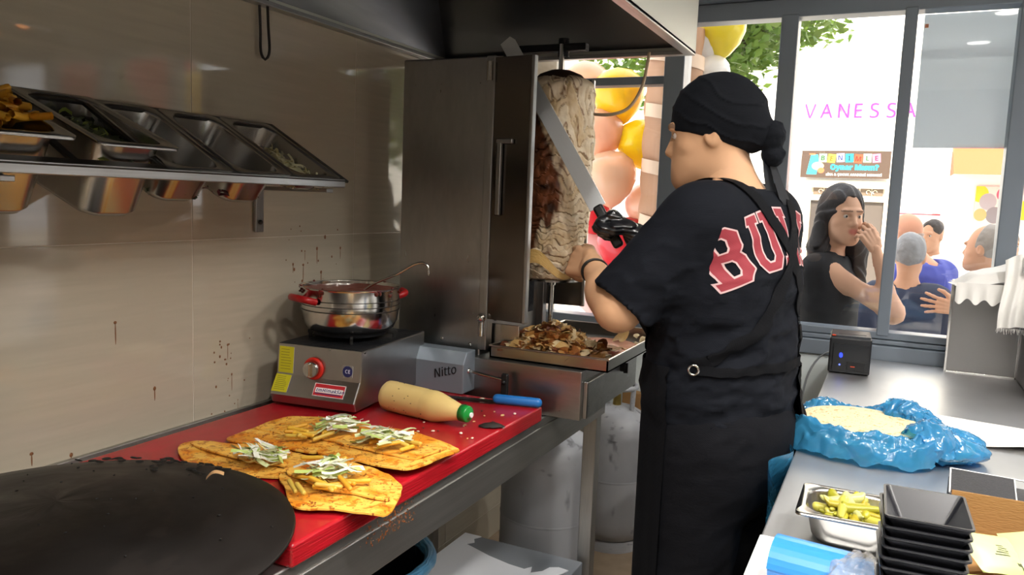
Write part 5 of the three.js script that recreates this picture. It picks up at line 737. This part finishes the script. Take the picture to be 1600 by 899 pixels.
// ---------- the street outside ----------
struct('pavement', span(-6, 8, -0.35, -0.1, -4.05, GLASS - 0.06), M(0xb9b4aa, 0.8, 0, { bumpMap: T.fine, bumpScale: 0.001 }));
struct('street', span(-25, 25, -0.6, -0.35, -40, GLASS - 0.2), M(0xb5b0a6, 0.85, 0, { bumpMap: T.fine, bumpScale: 0.001 }));
{ // white shop building across the street, in its own axes: origin at the pavement under its shop sign
  const FZ = -16, K = 1.6, fx = (x) => x * K, fy = (y) => 1.45 + (y - 1.45) * K;
  const b = thing('white_building', 'bright white shop building across the street', 'building', [0, -0.35, FZ]);
  const L = (x0, x1, y0, y1, z0, z1) => span(x0, x1, y0 + 0.35, y1 + 0.35, z0, z1);
  const wallM = M(0xf1efe9, 0.8);
  part('facade', L(-9, 9, -0.35, 9, -1.2, 0), wallM, b);
  for (const y of [4.3, 5.2, 7.4]) part('cornice', L(-9, 9, y, y + 0.12, 0, 0.12), wallM, b);
  part('shop_frame', [L(-1.55, -0.05, 1.86, 2.0, 0, 0.08), L(-1.55, -1.43, -0.35, 1.86, 0, 0.08), L(-0.17, -0.05, -0.35, 1.86, 0, 0.08), L(-1.43, -0.17, 1.62, 1.72, 0, 0.08)], M(0xe8dcc4, 0.6), b);
  for (let i = 0; i < 3; i++) { const x = -1.4 + i * 0.41, f = part('fanlight', L(x, x + 0.38, 1.73, 1.86, 0.002, 0.02), M(0x6f6255, 0.3), b); const s = []; for (const k of [-1, 1]) s.push(new THREE.TorusGeometry(0.035, 0.007, 6, 16, 4.2).translate(x + 0.19 + k * 0.055, 2.145, 0.03)); part('scrollwork', [...s, box(0.008, 0.12, 0.01, x + 0.19, 2.145, 0.03)], M(0xe8dcc4, 0.5), f); }
  part('shop_door', L(-1.42, -0.82, -0.35, 1.62, 0.002, 0.03), M(0x4b4541, 0.25), b); part('shop_door', L(-0.8, -0.18, -0.35, 1.62, 0.002, 0.03), M(0x5a534e, 0.25), b);
  for (const [x, w] of [[-4.4, 1.4], [-6.4, 1.4], [5.2, 1.4]]) part('display_window', L(x, x + w, 0.3, 2.2, 0.002, 0.03), M(0x8d959c, 0.2), b);
  part('string_course', L(0.05, 0.75, 1.42, 1.445, 0, 0.06), M(0xb5434f, 0.6), b);
  // painted sign letters
  const t = thing('shop_lettering', 'row of thin magenta capitals on the white building', 'sign', [fx(-1.04), fy(2.51), FZ + 0.02]);
  const lm = M(0x9c2a9c, 0.5); let x = 0;
  for (const ch of 'VANESSA') { const g = new TextGeometry(ch, { font, size: 0.26, depth: 0.03, curveSegments: 5 }); g.translate(x, 0, 0); part('letter', g, lm, t); x += 0.277; }
  t.rotation.z = 0.0;
  // sign board
  const s = thing('toy_shop_sign', 'brown shop sign board with coloured letter tiles above the dark shop doors', 'sign', [fx(-0.55), fy(1.975), FZ + 0.12]);
  const pr = print(1024, 340, (c, w, h) => {
    c.fillStyle = '#4b3b31'; c.fillRect(0, 0, w, h);
    const cols = ['#8fbf8a', '#cdb53a', '#9aa0cf', '#1c9fba', '#c9482a', '#a9c7a0', '#cf6f92'], fg = ['#123c1e', '#5a4508', '#23275a', '#0a2330', '#6a1508', '#123c1e', '#7a1438'];
    [...'BENİMLE'].forEach((ch, i) => { c.save(); c.translate(252 + i * 102, 92 + 6 * Math.sin(i * 2)); c.rotate(0.09 * Math.sin(i * 1.9)); c.fillStyle = cols[i]; c.fillRect(-45, -54, 92, 108); c.fillStyle = fg[i]; c.font = 'bold 84px sans-serif'; c.textAlign = 'center'; c.fillText(ch, 0, 31); c.restore(); });
    c.font = 'bold 88px sans-serif'; c.lineWidth = 10; c.strokeStyle = '#1a7f97'; c.fillStyle = '#2fe0f0'; c.strokeText('Oynar Mısın?', 345, 236); c.fillText('Oynar Mısın?', 345, 236);
    c.fillStyle = '#f2efe8'; c.font = 'bold 40px sans-serif'; c.fillText('zİKA & ÇOCUK AKADEMİ MERKEZİ', 300, 312, 650);
    c.fillStyle = '#35c7e0'; c.beginPath(); c.moveTo(70, 300); c.lineTo(110, 60); c.lineTo(190, 50); c.lineTo(205, 120); c.lineTo(190, 300); c.fill(); c.fillStyle = '#f3d9a0'; c.beginPath(); c.ellipse(200, 195, 70, 50, 0, 0, 7); c.fill(); c.fillStyle = '#e8663f'; c.fillRect(90, 36, 70, 18); c.beginPath(); c.ellipse(240, 250, 40, 36, 0, 0, 7); c.fill();
  });
  const W = fx(0.95), H = 0.31 * K; part('sign_panel', panel(W, H, 0.06), [m.white, m.white, m.white, m.white, M(0xffffff, 0.5, 0, { map: pr }), m.white].map((q, i) => i === 4 ? q : M(0x6f5a4b, 0.6)), s);
  // awning
  const a = thing('orange_awning', 'orange scalloped shop awning on the white building', 'awning', [fx(0.53), fy(1.87), FZ + 0.1]);
  part('canvas', sheet((u, v) => [u * 2.6, 0.5 * v + 0.02 * Math.abs(Math.sin(u * 40)) * (v > 0.95 ? 1 : 0), 0.75 * (1 - v) + 0.02], 80, 12), M(0xe2512c, 0.75, 0, { side: THREE.DoubleSide }), a);
  part('canvas_end', extrude([[0, 0], [0.75, 0], [0, 0.5]], 0.01).rotateY(-Math.PI / 2).translate(0, 0, 0.0), M(0xe2512c, 0.75), a); part('head_rail', rod([0, 0.52, 0.02], [2.6, 0.52, 0.02], 0.03), M(0xe9c9a0, 0.6), a);
  const po = thing('colourful_poster', 'blurred yellow, grey and pink poster on the white building', 'poster', [fx(1.05), fy(1.56), FZ + 0.03]);
  part('poster_sheet', panel(fx(0.52), 0.66, 0.02), M(0xffffff, 0.5, 0, { map: print(256, 200, (c, w, h) => { c.fillStyle = '#c9c4bd'; c.fillRect(0, 0, w, h); for (const [x, y, r, k] of [[20, 40, 40, '#cfc12e'], [225, 120, 45, '#d7cd24'], [130, 40, 34, '#c4506a'], [60, 80, 40, '#9a9aa0'], [180, 50, 38, '#e2e2e6'], [95, 150, 40, '#7d7b80'], [30, 150, 30, '#a8a06a']]) { c.fillStyle = k; c.beginPath(); c.ellipse(x, y, r, r * 1.1, 0, 0, 7); c.fill(); } }) }), po);
}
{ // sheet fixed to the outside of the pane
  const t = thing('white_banner', 'plain white banner sheet taped to the outside of the shop window', 'banner', [0.24, 1.95, GLASS - 0.055]);
  part('sheet', box(0.39, 0.5, 0.003), M(0xd4dce2, 0.7, 0, { transmission: 0.45, thickness: 0 }), t); part('orange_tape', box(0.012, 0.014, 0.004, -0.185, 0.208, 0.001), M(0xd97a45, 0.6), t); part('orange_tape', box(0.012, 0.014, 0.004, 0.185, 0.208, 0.001), M(0xd97a45, 0.6), t);
}
{ // trees along the street
  const leaf = new THREE.BufferGeometry(); leaf.setAttribute('position', new THREE.Float32BufferAttribute([0, 0, 0, 0.035, 0.012, 0.05, 0, 0.0, 0.12, -0.035, 0.012, 0.05], 3)); leaf.setIndex([0, 1, 2, 0, 2, 3]); leaf.computeVertexNormals();
  const leafM = M(0x86a04c, 0.6, 0, { side: THREE.DoubleSide, transmission: 0.35, thickness: 0 });
  const tree = (label, x, z, y, R, n) => {
    const t = thing('street_tree', label, 'tree', [x, -0.35, z]);
    part('trunk', [rod([0, 0, 0], [0.1, y - R * 0.4, 0], 0.13, 0.09), ...[0, 1, 2, 3, 4, 5].map((i) => rod([0.1, y - R * 0.5, 0], [0.1 + R * 0.8 * Math.cos(i * 1.05), y + R * 0.35 * Math.sin(i * 2), R * 0.8 * Math.sin(i * 1.05)], 0.05, 0.012))], M(0x5b4a38, 0.85), t);
    const f = new THREE.InstancedMesh(leaf, leafM, n), d = new THREE.Object3D(), c = new THREE.Color();
    for (let i = 0; i < n; i++) { const a = rr(0, 6.283), u = rr(-1, 1), q = R * Math.cbrt(rr(0.1, 1)) * (0.65 + 0.6 * noise(Math.cos(a) * 3 + 4, u * 3 + 4, x)); d.position.set(0.1 + q * Math.sqrt(1 - u * u) * Math.cos(a), y + q * u * 0.85, q * Math.sqrt(1 - u * u) * Math.sin(a)); d.rotation.set(rr(0, 6), rr(0, 6), rr(0, 6)); d.scale.setScalar(rr(0.5, 1.0)); d.updateMatrix(); f.setMatrixAt(i, d.matrix); f.setColorAt(i, c.setHSL(0.22 + rr(-0.03, 0.04), 0.45, rr(0.45, 0.75))); }
    f.name = 'foliage'; f.userData.kind = 'stuff'; f.castShadow = f.receiveShadow = true; t.add(f);
  };
  tree('leafy green street tree across from the window', -1.75, -7.6, 3.75, 1.25, 9000);
  tree('leafy green street tree beside the far red balloons', 4.9, -6.3, 2.75, 0.8, 5000);
  tree('leafy green street tree farther along the pavement', 1.9, -6.2, 2.75, 0.95, 6000);
}
{ // balloons tied up outside
  const body = lathe([[0.001, -0.135], [0.012, -0.128], [0.045, -0.108], [0.09, -0.06], [0.115, -0.005], [0.118, 0.035], [0.1, 0.085], [0.06, 0.118], [0.001, 0.13]], 32), knot = lathe([[0, -0.15], [0.012, -0.148], [0.005, -0.136], [0.008, -0.13], [0, -0.128]], 12);
  const mats = {}; const balloon = (label, col, x, y, z, s, rz = 0) => { const mt = mats[col] ??= M(col, 0.22, 0, { transmission: 0.25, thickness: 0 }); const t = thing('balloon', label, 'balloon', [x, y, z], 0, 'balloons outside the shop'); t.rotation.set(0.2, 0, rz); t.scale.setScalar(s); part('skin', body, mt, t); part('knot', knot, mt, t); };
  const Yl = 0xf7cf12, Pe = 0xf1bfa2, Re = 0xdd1f33, Wh = 0xf6f2ee, Pk = 0xf0c8c4;
  balloon('big yellow balloon at the top beside the tan column', Yl, -1.44, 2.03, -4.3, 1.25); balloon('yellow balloon pressed between the peach ones and the tan column', 0xfbe216, -1.31, 1.77, -4.34, 1.1, 0.2);
  balloon('peach balloon under the big yellow one', Pe, -1.53, 1.81, -4.25, 1.2, -0.2); balloon('round peach balloon above the red ones', 0xf3c6a4, -1.42, 1.57, -4.18, 1.22); balloon('red balloon half behind the meat', Re, -1.6, 1.4, -4.36, 1.2, 0.3); balloon('big red balloon behind the bare forearm', Re, -1.36, 1.2, -4.3, 1.3);
  balloon('pale peach balloon between red ones and tan column', 0xf5d3bb, -1.26, 1.42, -4.4, 1.15); balloon('pink balloon at the bottom of the window', Pk, -1.5, 0.93, -4.3, 1.3); balloon('red balloon low by the window post', 0xe0394f, -1.17, 0.88, -3.9, 0.9, 0.4); balloon('pink balloon behind the red pair', Pk, -1.58, 1.13, -4.45, 1.15);
  balloon('peach balloon behind the tall meat', Pe, -1.68, 2.1, -4.4, 1.2);
  balloon('yellow balloon under the head beam by the tree', 0xf2df3a, -0.9, 2.36, -4.3, 1.15); balloon('white balloon beside the steel hood', Wh, -1.0, 2.29, -4.3, 1.0); balloon('white balloon under the other white one', Wh, -0.95, 2.13, -4.33, 1.0, 0.3);
  balloon('red balloon over the far pavement', Re, 2.5, 2.3, -4.6, 2.2); balloon('deep red balloon over the far pavement', 0xc41c30, 3.55, 2.28, -4.6, 1.7); balloon('yellow balloon over the far pavement', Yl, 2.1, 2.15, -4.55, 1.4);
  // tan column of gathered cloth with cream bands
  const c = thing('tan_cloth_column', 'tall tan column of gathered cloth with cream bands outside the window', 'decoration', [-1.1, -0.35, -4.2]);
  part('gathered_cloth', sheet((u, v) => { const a = u * 6.2832, r = 0.135 + 0.012 * Math.abs(Math.sin(v * 46)) + 0.006 * Math.sin(a * 5); return [r * Math.cos(a), v * 2.7, r * Math.sin(a)]; }, 60, 220), M(0xb98f70, 0.6, 0, { side: THREE.DoubleSide }), c);
  for (let i = 0; i < 9; i++) part('cream_band', sheet((u, v) => { const a = u * 6.2832, r = 0.152 + 0.004 * Math.sin(a * 4); return [r * Math.cos(a), 0.2 + i * 0.29 + v * 0.07 - 0.03 * Math.cos(a), r * Math.sin(a)]; }, 48, 3), M(0xe9cdb4, 0.6, 0, { side: THREE.DoubleSide }), c);
}
single('cream_hose', 'thin cream hose looping down from the hood beside the meat', 'hose', tube([[-0.7, 1.9, -2.36], [-0.705, 1.86, -2.36], [-0.72, 1.8, -2.37], [-0.76, 1.74, -2.38], [-0.81, 1.72, -2.38], [-0.87, 1.72, -2.38], [-0.93, 1.73, -2.36]], 0.005, 40, 8), M(0xd8c3a6, 0.5));
// ---------- passers-by ----------
function passer(o) {
  const t = thing('person', o.label, 'person', [o.x, o.y, o.z], o.turn), s = o.h / 1.75, P = (x, y, z) => [x * s, y * s, z * s];
  const hc = o.head || P(-0.02, 1.63, 0), Hd = headPrims(hc, o.headYaw || 0, o.headPitch || 0, s), neck = cap(vadd(hc, [0.02 * s, -0.06 * s, 0]), P(0.01, 1.42, 0), 0.055 * s, 0.06 * s);
  const tor = [ell(P(0, 1.25, 0), P(0.12, 0.2, 0.17)), ell(P(0, 1.03, 0), P(0.12, 0.18, 0.15)), cap(P(0, 1.39, 0.13), P(0, 1.39, -0.13), 0.065 * s)];
  const low = [ell(P(0, 0.92, 0), P(0.13, 0.13, 0.17)), cap(P(0, 0.88, 0.09), P(0, 0.08, 0.1), 0.1 * s, 0.055 * s), cap(P(0, 0.88, -0.09), P(0, 0.08, -0.1), 0.1 * s, 0.055 * s)];
  const arm = o.arms || [[P(0, 1.38, 0.18), P(0.02, 1.1, 0.24), P(-0.08, 0.86, 0.24)], [P(0, 1.38, -0.18), P(0.02, 1.1, -0.24), P(-0.08, 0.86, -0.24)]];
  const lim = arm.flatMap(([a, b, c]) => [cap(a, b, 0.048 * s, 0.04 * s), cap(b, c, 0.04 * s, 0.026 * s)]);
  const one = () => [1, 1, 1], all = [...tor, ...low, ...lim, neck], bb = bounds(all, 0.04), geo = [nets(union(all, 0.05), bb[0], bb[1], 0.02, one)];
  geo.push(nets((x, y, z) => smin(Hd.f(x, y, z), dist(neck, x, y, z), 0.03), [Hd.lo[0], Hd.lo[1] - 0.02, Hd.lo[2]], Hd.hi, (o.face ? 0.0055 : 0.008) * s, o.face ? o.face(Hd) : one));
  const hands = o.hands || arm.map(([, b, c], i) => hand(c, vadd(c, b, -1), [0, 0, i ? 1 : -1], i ? -1 : 1, [0.3, 0.4, 0.3], { size: s }));
  hands.forEach((hp) => { const b = bounds(hp, 0.015); geo.push(nets(union(hp, 0.006), b[0], b[1], 0.004, one)); });
  part('body', geo, skinMat(o.skin || 0xd2a184), t); eyes(Hd, t, s);
  const infl = (p, e) => p.k ? { ...p, r: p.r.map((q) => q + e) } : { ...p, ra: p.ra + e, rb: p.rb + e };
  const sl = o.bare ? [] : arm.map(([a, b, c], i) => { const f = o.sleeve ?? 0.9; return f > 0.5 ? [infl(cap(a, b, 0.05 * s, 0.045 * s), 0.02), infl(cap(b, vadd(b, vadd(c, b, -1), f), 0.045 * s, 0.035 * s), 0.014)] : [infl(cap(a, vadd(a, vadd(b, a, -1), f * 2), 0.05 * s, 0.048 * s), 0.02)]; }).flat();
  const tF = union([...tor.map((p) => infl(p, 0.022)), ...sl], 0.05), top = (x, y, z) => Math.max(((d) => Math.abs(d) > 0.035 ? d : d + 0.012 * (Math.abs(fbm(x * 8, y * 13, z * 8, 2) - 0.5) * 2 - 0.3))(tF(x, y, z)), 0.86 * s - y, 0.068 * s - Math.hypot(x - 0.005, z) - Math.max(0, (o.neck ?? 1.44) * s - y) * 2); const tb = bounds([...tor, ...(o.bare ? [] : lim)], 0.06);
  part(o.top, nets(top, tb[0], tb[1], 0.016), o.cloth, t);
  const bF = union(low.map((p) => infl(p, 0.02)), 0.03); const lb = bounds(low, 0.05); part('trousers', nets((x, y, z) => Math.max(bF(x, y, z), y - 0.95 * s, 0.07 * s - y), lb[0], lb[1], 0.018), M(0x22262e, 0.8), t);
  for (const k of [1, -1]) part('shoe', rbox(0.25 * s, 0.08 * s, 0.09 * s, 0.03, -0.04 * s, 0.045 * s, 0.1 * s * k, 3), m.rubber, t);
  if (o.hair) { const iq = Hd.q.clone().invert(), v = V(0, 0, 0), he = ell([0.018, 0.032, 0], [0.105, 0.105, 0.084]); const hf = (x, y, z) => { v.set(x - hc[0], y - hc[1], z - hc[2]).applyQuaternion(iq).multiplyScalar(1 / s); const d0 = dist(he, v.x, v.y, v.z); if (d0 > 0.02) return d0 * s; const d = d0 + 0.006 * (fbm(v.x * 30, v.y * 30, v.z * 30, 3) - 0.5) * 2; return Math.max(d, o.hairCut(v)) * s; }; part('hair', nets(hf, Hd.lo, Hd.hi, 0.0075 * s), M(o.hair, 0.6), t); }
  return { t, Hd, P, s };
}
const shortHair = (v) => Math.max(-(v.y - 0.02 + (v.x < 0 ? -v.x * 0.5 : -v.x * 0.9)), -(v.x + 0.075 + v.y * -0.1));
const fringeHair = (v) => Math.max(shortHair(v), v.y - 0.055);
{ // woman close to the glass
  const turn = rad(165), O = [-0.235, -0.1, -3.74], toL = (p) => { const v = V(p[0] - O[0], p[1] - O[1], p[2] - O[2]).applyAxisAngle(V(0, 1, 0), -turn); return [v.x, v.y, v.z]; };
  const sh = toL([-0.225, 1.19, -3.6]), el = toL([0.035, 1.03, -3.63]), wr = toL([-0.055, 1.3, -3.6]), hw = toL([-0.125, 1.41, -3.6]), fwd = [hw[0] - wr[0], hw[1] - wr[1], hw[2] - wr[2]];
  const w = passer({ label: 'dark-haired woman outside the window raising her hand to her nose', x: O[0], y: O[1], z: O[2], turn, h: 1.62, headYaw: rad(-44), headPitch: 0.03, skin: 0xd9ab8e, bare: true, top: 'black_top', cloth: M(0x17181c, 0.8, 0, { bumpMap: T.cloth, bumpScale: 0.0006 }), neck: 1.4, head: toL([-0.195, 1.43, -3.7]),
    arms: [[[0, 1.27, 0.165], [0.02, 1.0, 0.22], [-0.08, 0.8, 0.22]], [sh, el, wr]],
    hands: [hand([-0.08, 0.8, 0.22], [-0.2, -1, 0], [0, 0, -1], 1, [0.3, 0.4, 0.3], { size: 0.9 }), hand(wr, fwd, [0.7, 0.1, 0.5], -1, [[0.35, 0.7, 0.5], [0.6, 0.9, 0.5], [0.9, 0.9, 0.5], [1.0, 0.9, 0.5]], { size: 0.9 })],
    face: (H) => (x, y, z) => { const pt = (p) => { const q = H.P(...p); return Math.hypot(x - q[0], y - q[1], z - q[2]); }; const lip = clamp((0.02 - Math.min(pt([-0.096, -0.073, 0.006]), pt([-0.096, -0.073, -0.006]))) / 0.006); let br = 0; for (const k of [1, -1]) { const q = H.P(-0.093, 0.021, 0.034 * k); if (Math.hypot((x - q[0]) * 0.7, (y - q[1]) * 4.6, (z - q[2]) * 0.7) < 0.017) br = 0.8; } return [mix(1, 0.1, br) * mix(1, 0.8, lip), mix(1, 0.09, br) * mix(1, 0.45, lip), mix(1, 0.1, br) * mix(1, 0.5, lip)]; } });
  const { Hd, t, s } = w, hcol = M(0x1b1416, 0.45, 0, { bumpMap: T.brushed, bumpScale: 0.003 });
  const c0 = Hd.P(0, 0, 0), iq = Hd.q.clone().invert();
  const hv = V(0, 0, 0);
  const hairF = (x, y, z) => {
    const v = hv.set(x - c0[0], y - c0[1], z - c0[2]).applyQuaternion(iq).multiplyScalar(1 / s);
    let d = dist(ell([0.03, 0.035, 0], [0.115, 0.112, 0.095]), v.x, v.y, v.z); d = Math.max(d, -(dist(ell([-0.1, -0.03, 0.0], [0.088, 0.125, 0.07]), v.x, v.y, v.z)));
    for (const k of [1, -1]) { d = smin(d, dist(cap([0.03, 0.0, 0.07 * k], [0.02, -0.16, 0.095 * k], 0.04, 0.045), v.x, v.y, v.z), 0.03); d = smin(d, dist(cap([0.02, -0.16, 0.095 * k], [-0.02, -0.32, 0.1 * k], 0.045, 0.03), v.x, v.y, v.z), 0.03); }
    d = smin(d, dist(cap([0.08, -0.05, 0], [0.1, -0.34, 0], 0.075, 0.06), v.x, v.y, v.z), 0.04);
    return (d + 0.008 * Math.sin((v.z * 1.2 + v.x) * 120 + 6 * Math.sin(v.y * 22)) * 0.5 + 0.006 * (fbm(v.x * 20, v.y * 9, v.z * 20, 3) - 0.5)) * s;
  };
  part('long_hair', nets(hairF, [c0[0] - 0.24, c0[1] - 0.42, c0[2] - 0.24], [c0[0] + 0.24, c0[1] + 0.17, c0[2] + 0.24], 0.0065), hcol, t, 'long wavy dark hair');
  const er = part('earring', new THREE.TorusGeometry(0.009, 0.0016, 8, 20), m.polished, t); er.position.set(...Hd.P(0.01, -0.055, -0.086));
}
passer({ label: 'grey-haired man in navy suit seen from behind outside the window', x: 0.1, y: -0.35, z: -4.86, turn: rad(-95), h: 1.68, hair: 0x8d8f94, hairCut: (v) => Math.max(-(v.y + 0.075 - (v.x < 0 ? 0.09 : 0)), -(v.x + 0.075)), top: 'navy_jacket', cloth: M(0x26324d, 0.75, 0, { bumpMap: T.cloth, bumpScale: 0.0006 }), sleeve: 0.95 });
passer({ label: 'bald man in violet-blue shirt beyond the man in the suit', x: 0.2, y: -0.35, z: -5.45, turn: rad(-40), h: 1.8, head: [-0.14, 1.66, 0.02], skin: 0xdda58c, headPitch: 0.25, top: 'blue_shirt', cloth: M(0x4a55b4, 0.75, 0, { bumpMap: T.cloth, bumpScale: 0.0006 }), hair: 0xb9a79c, hairCut: (v) => Math.max(Math.abs(v.y + 0.02) - 0.012, -v.x) });
{ const O = [0.5, -0.35, -5.15], tn = rad(20), toL = (p) => { const v = V(p[0] - O[0], p[1] - O[1], p[2] - O[2]).applyAxisAngle(V(0, 1, 0), -tn); return [v.x, v.y, v.z]; }, w = toL([0.33, 0.965, -4.66]), e = toL([0.56, 0.93, -4.8]), f = toL([0.2, 0.985, -4.655]), fw = [f[0] - w[0], f[1] - w[1], f[2] - w[2]]; passer({ label: 'balding grey-haired man laying a hand on the suited back', x: 0.5, y: -0.35, z: -5.15, turn: rad(20), h: 1.74, headYaw: rad(-50), hair: 0x9a948f, hairCut: (v) => Math.max(-(v.x + 0.03 - v.y * 0.3), -(v.y + 0.07)), top: 'pale_shirt', cloth: M(0xc7d6e4, 0.8), sleeve: 0.35,
  arms: [[[0, 1.37, 0.18], e, w], [[0, 1.37, -0.18], [0.02, 1.1, -0.24], [-0.08, 0.86, -0.24]]], hands: [hand(w, fw, [0.1, 0, -1], -1, [0.08, 0.12, 0.08], { spread: 0.2, thumb: [0.55, 0.8, 0.1] }), hand([-0.08, 0.86, -0.24], [-0.2, -1, 0], [0, 0, 1], -1, [0.3, 0.4, 0.3])] }); }
passer({ label: 'dark-haired person farther off with sunglasses pushed up on the head', x: 0.31, y: -0.35, z: -7.4, turn: rad(60), h: 1.74, hair: 0x3a3230, hairCut: shortHair, top: 'white_shirt', cloth: M(0xeeeeee, 0.8) });
passer({ label: 'fair-haired person farther off beyond the towel', x: 0.86, y: -0.35, z: -7.6, turn: rad(110), h: 1.68, hair: 0x8a7460, hairCut: shortHair, top: 'grey_shirt', cloth: M(0x9aa0a8, 0.8) });
passer({ label: 'pale-haired person at the poster across the street', x: 0.95, y: -0.35, z: -8.6, turn: rad(-70), h: 1.74, hair: 0xb5aaa0, hairCut: shortHair, top: 'white_shirt', cloth: M(0xe6e2dc, 0.8) });
renderer.render(scene, camera);
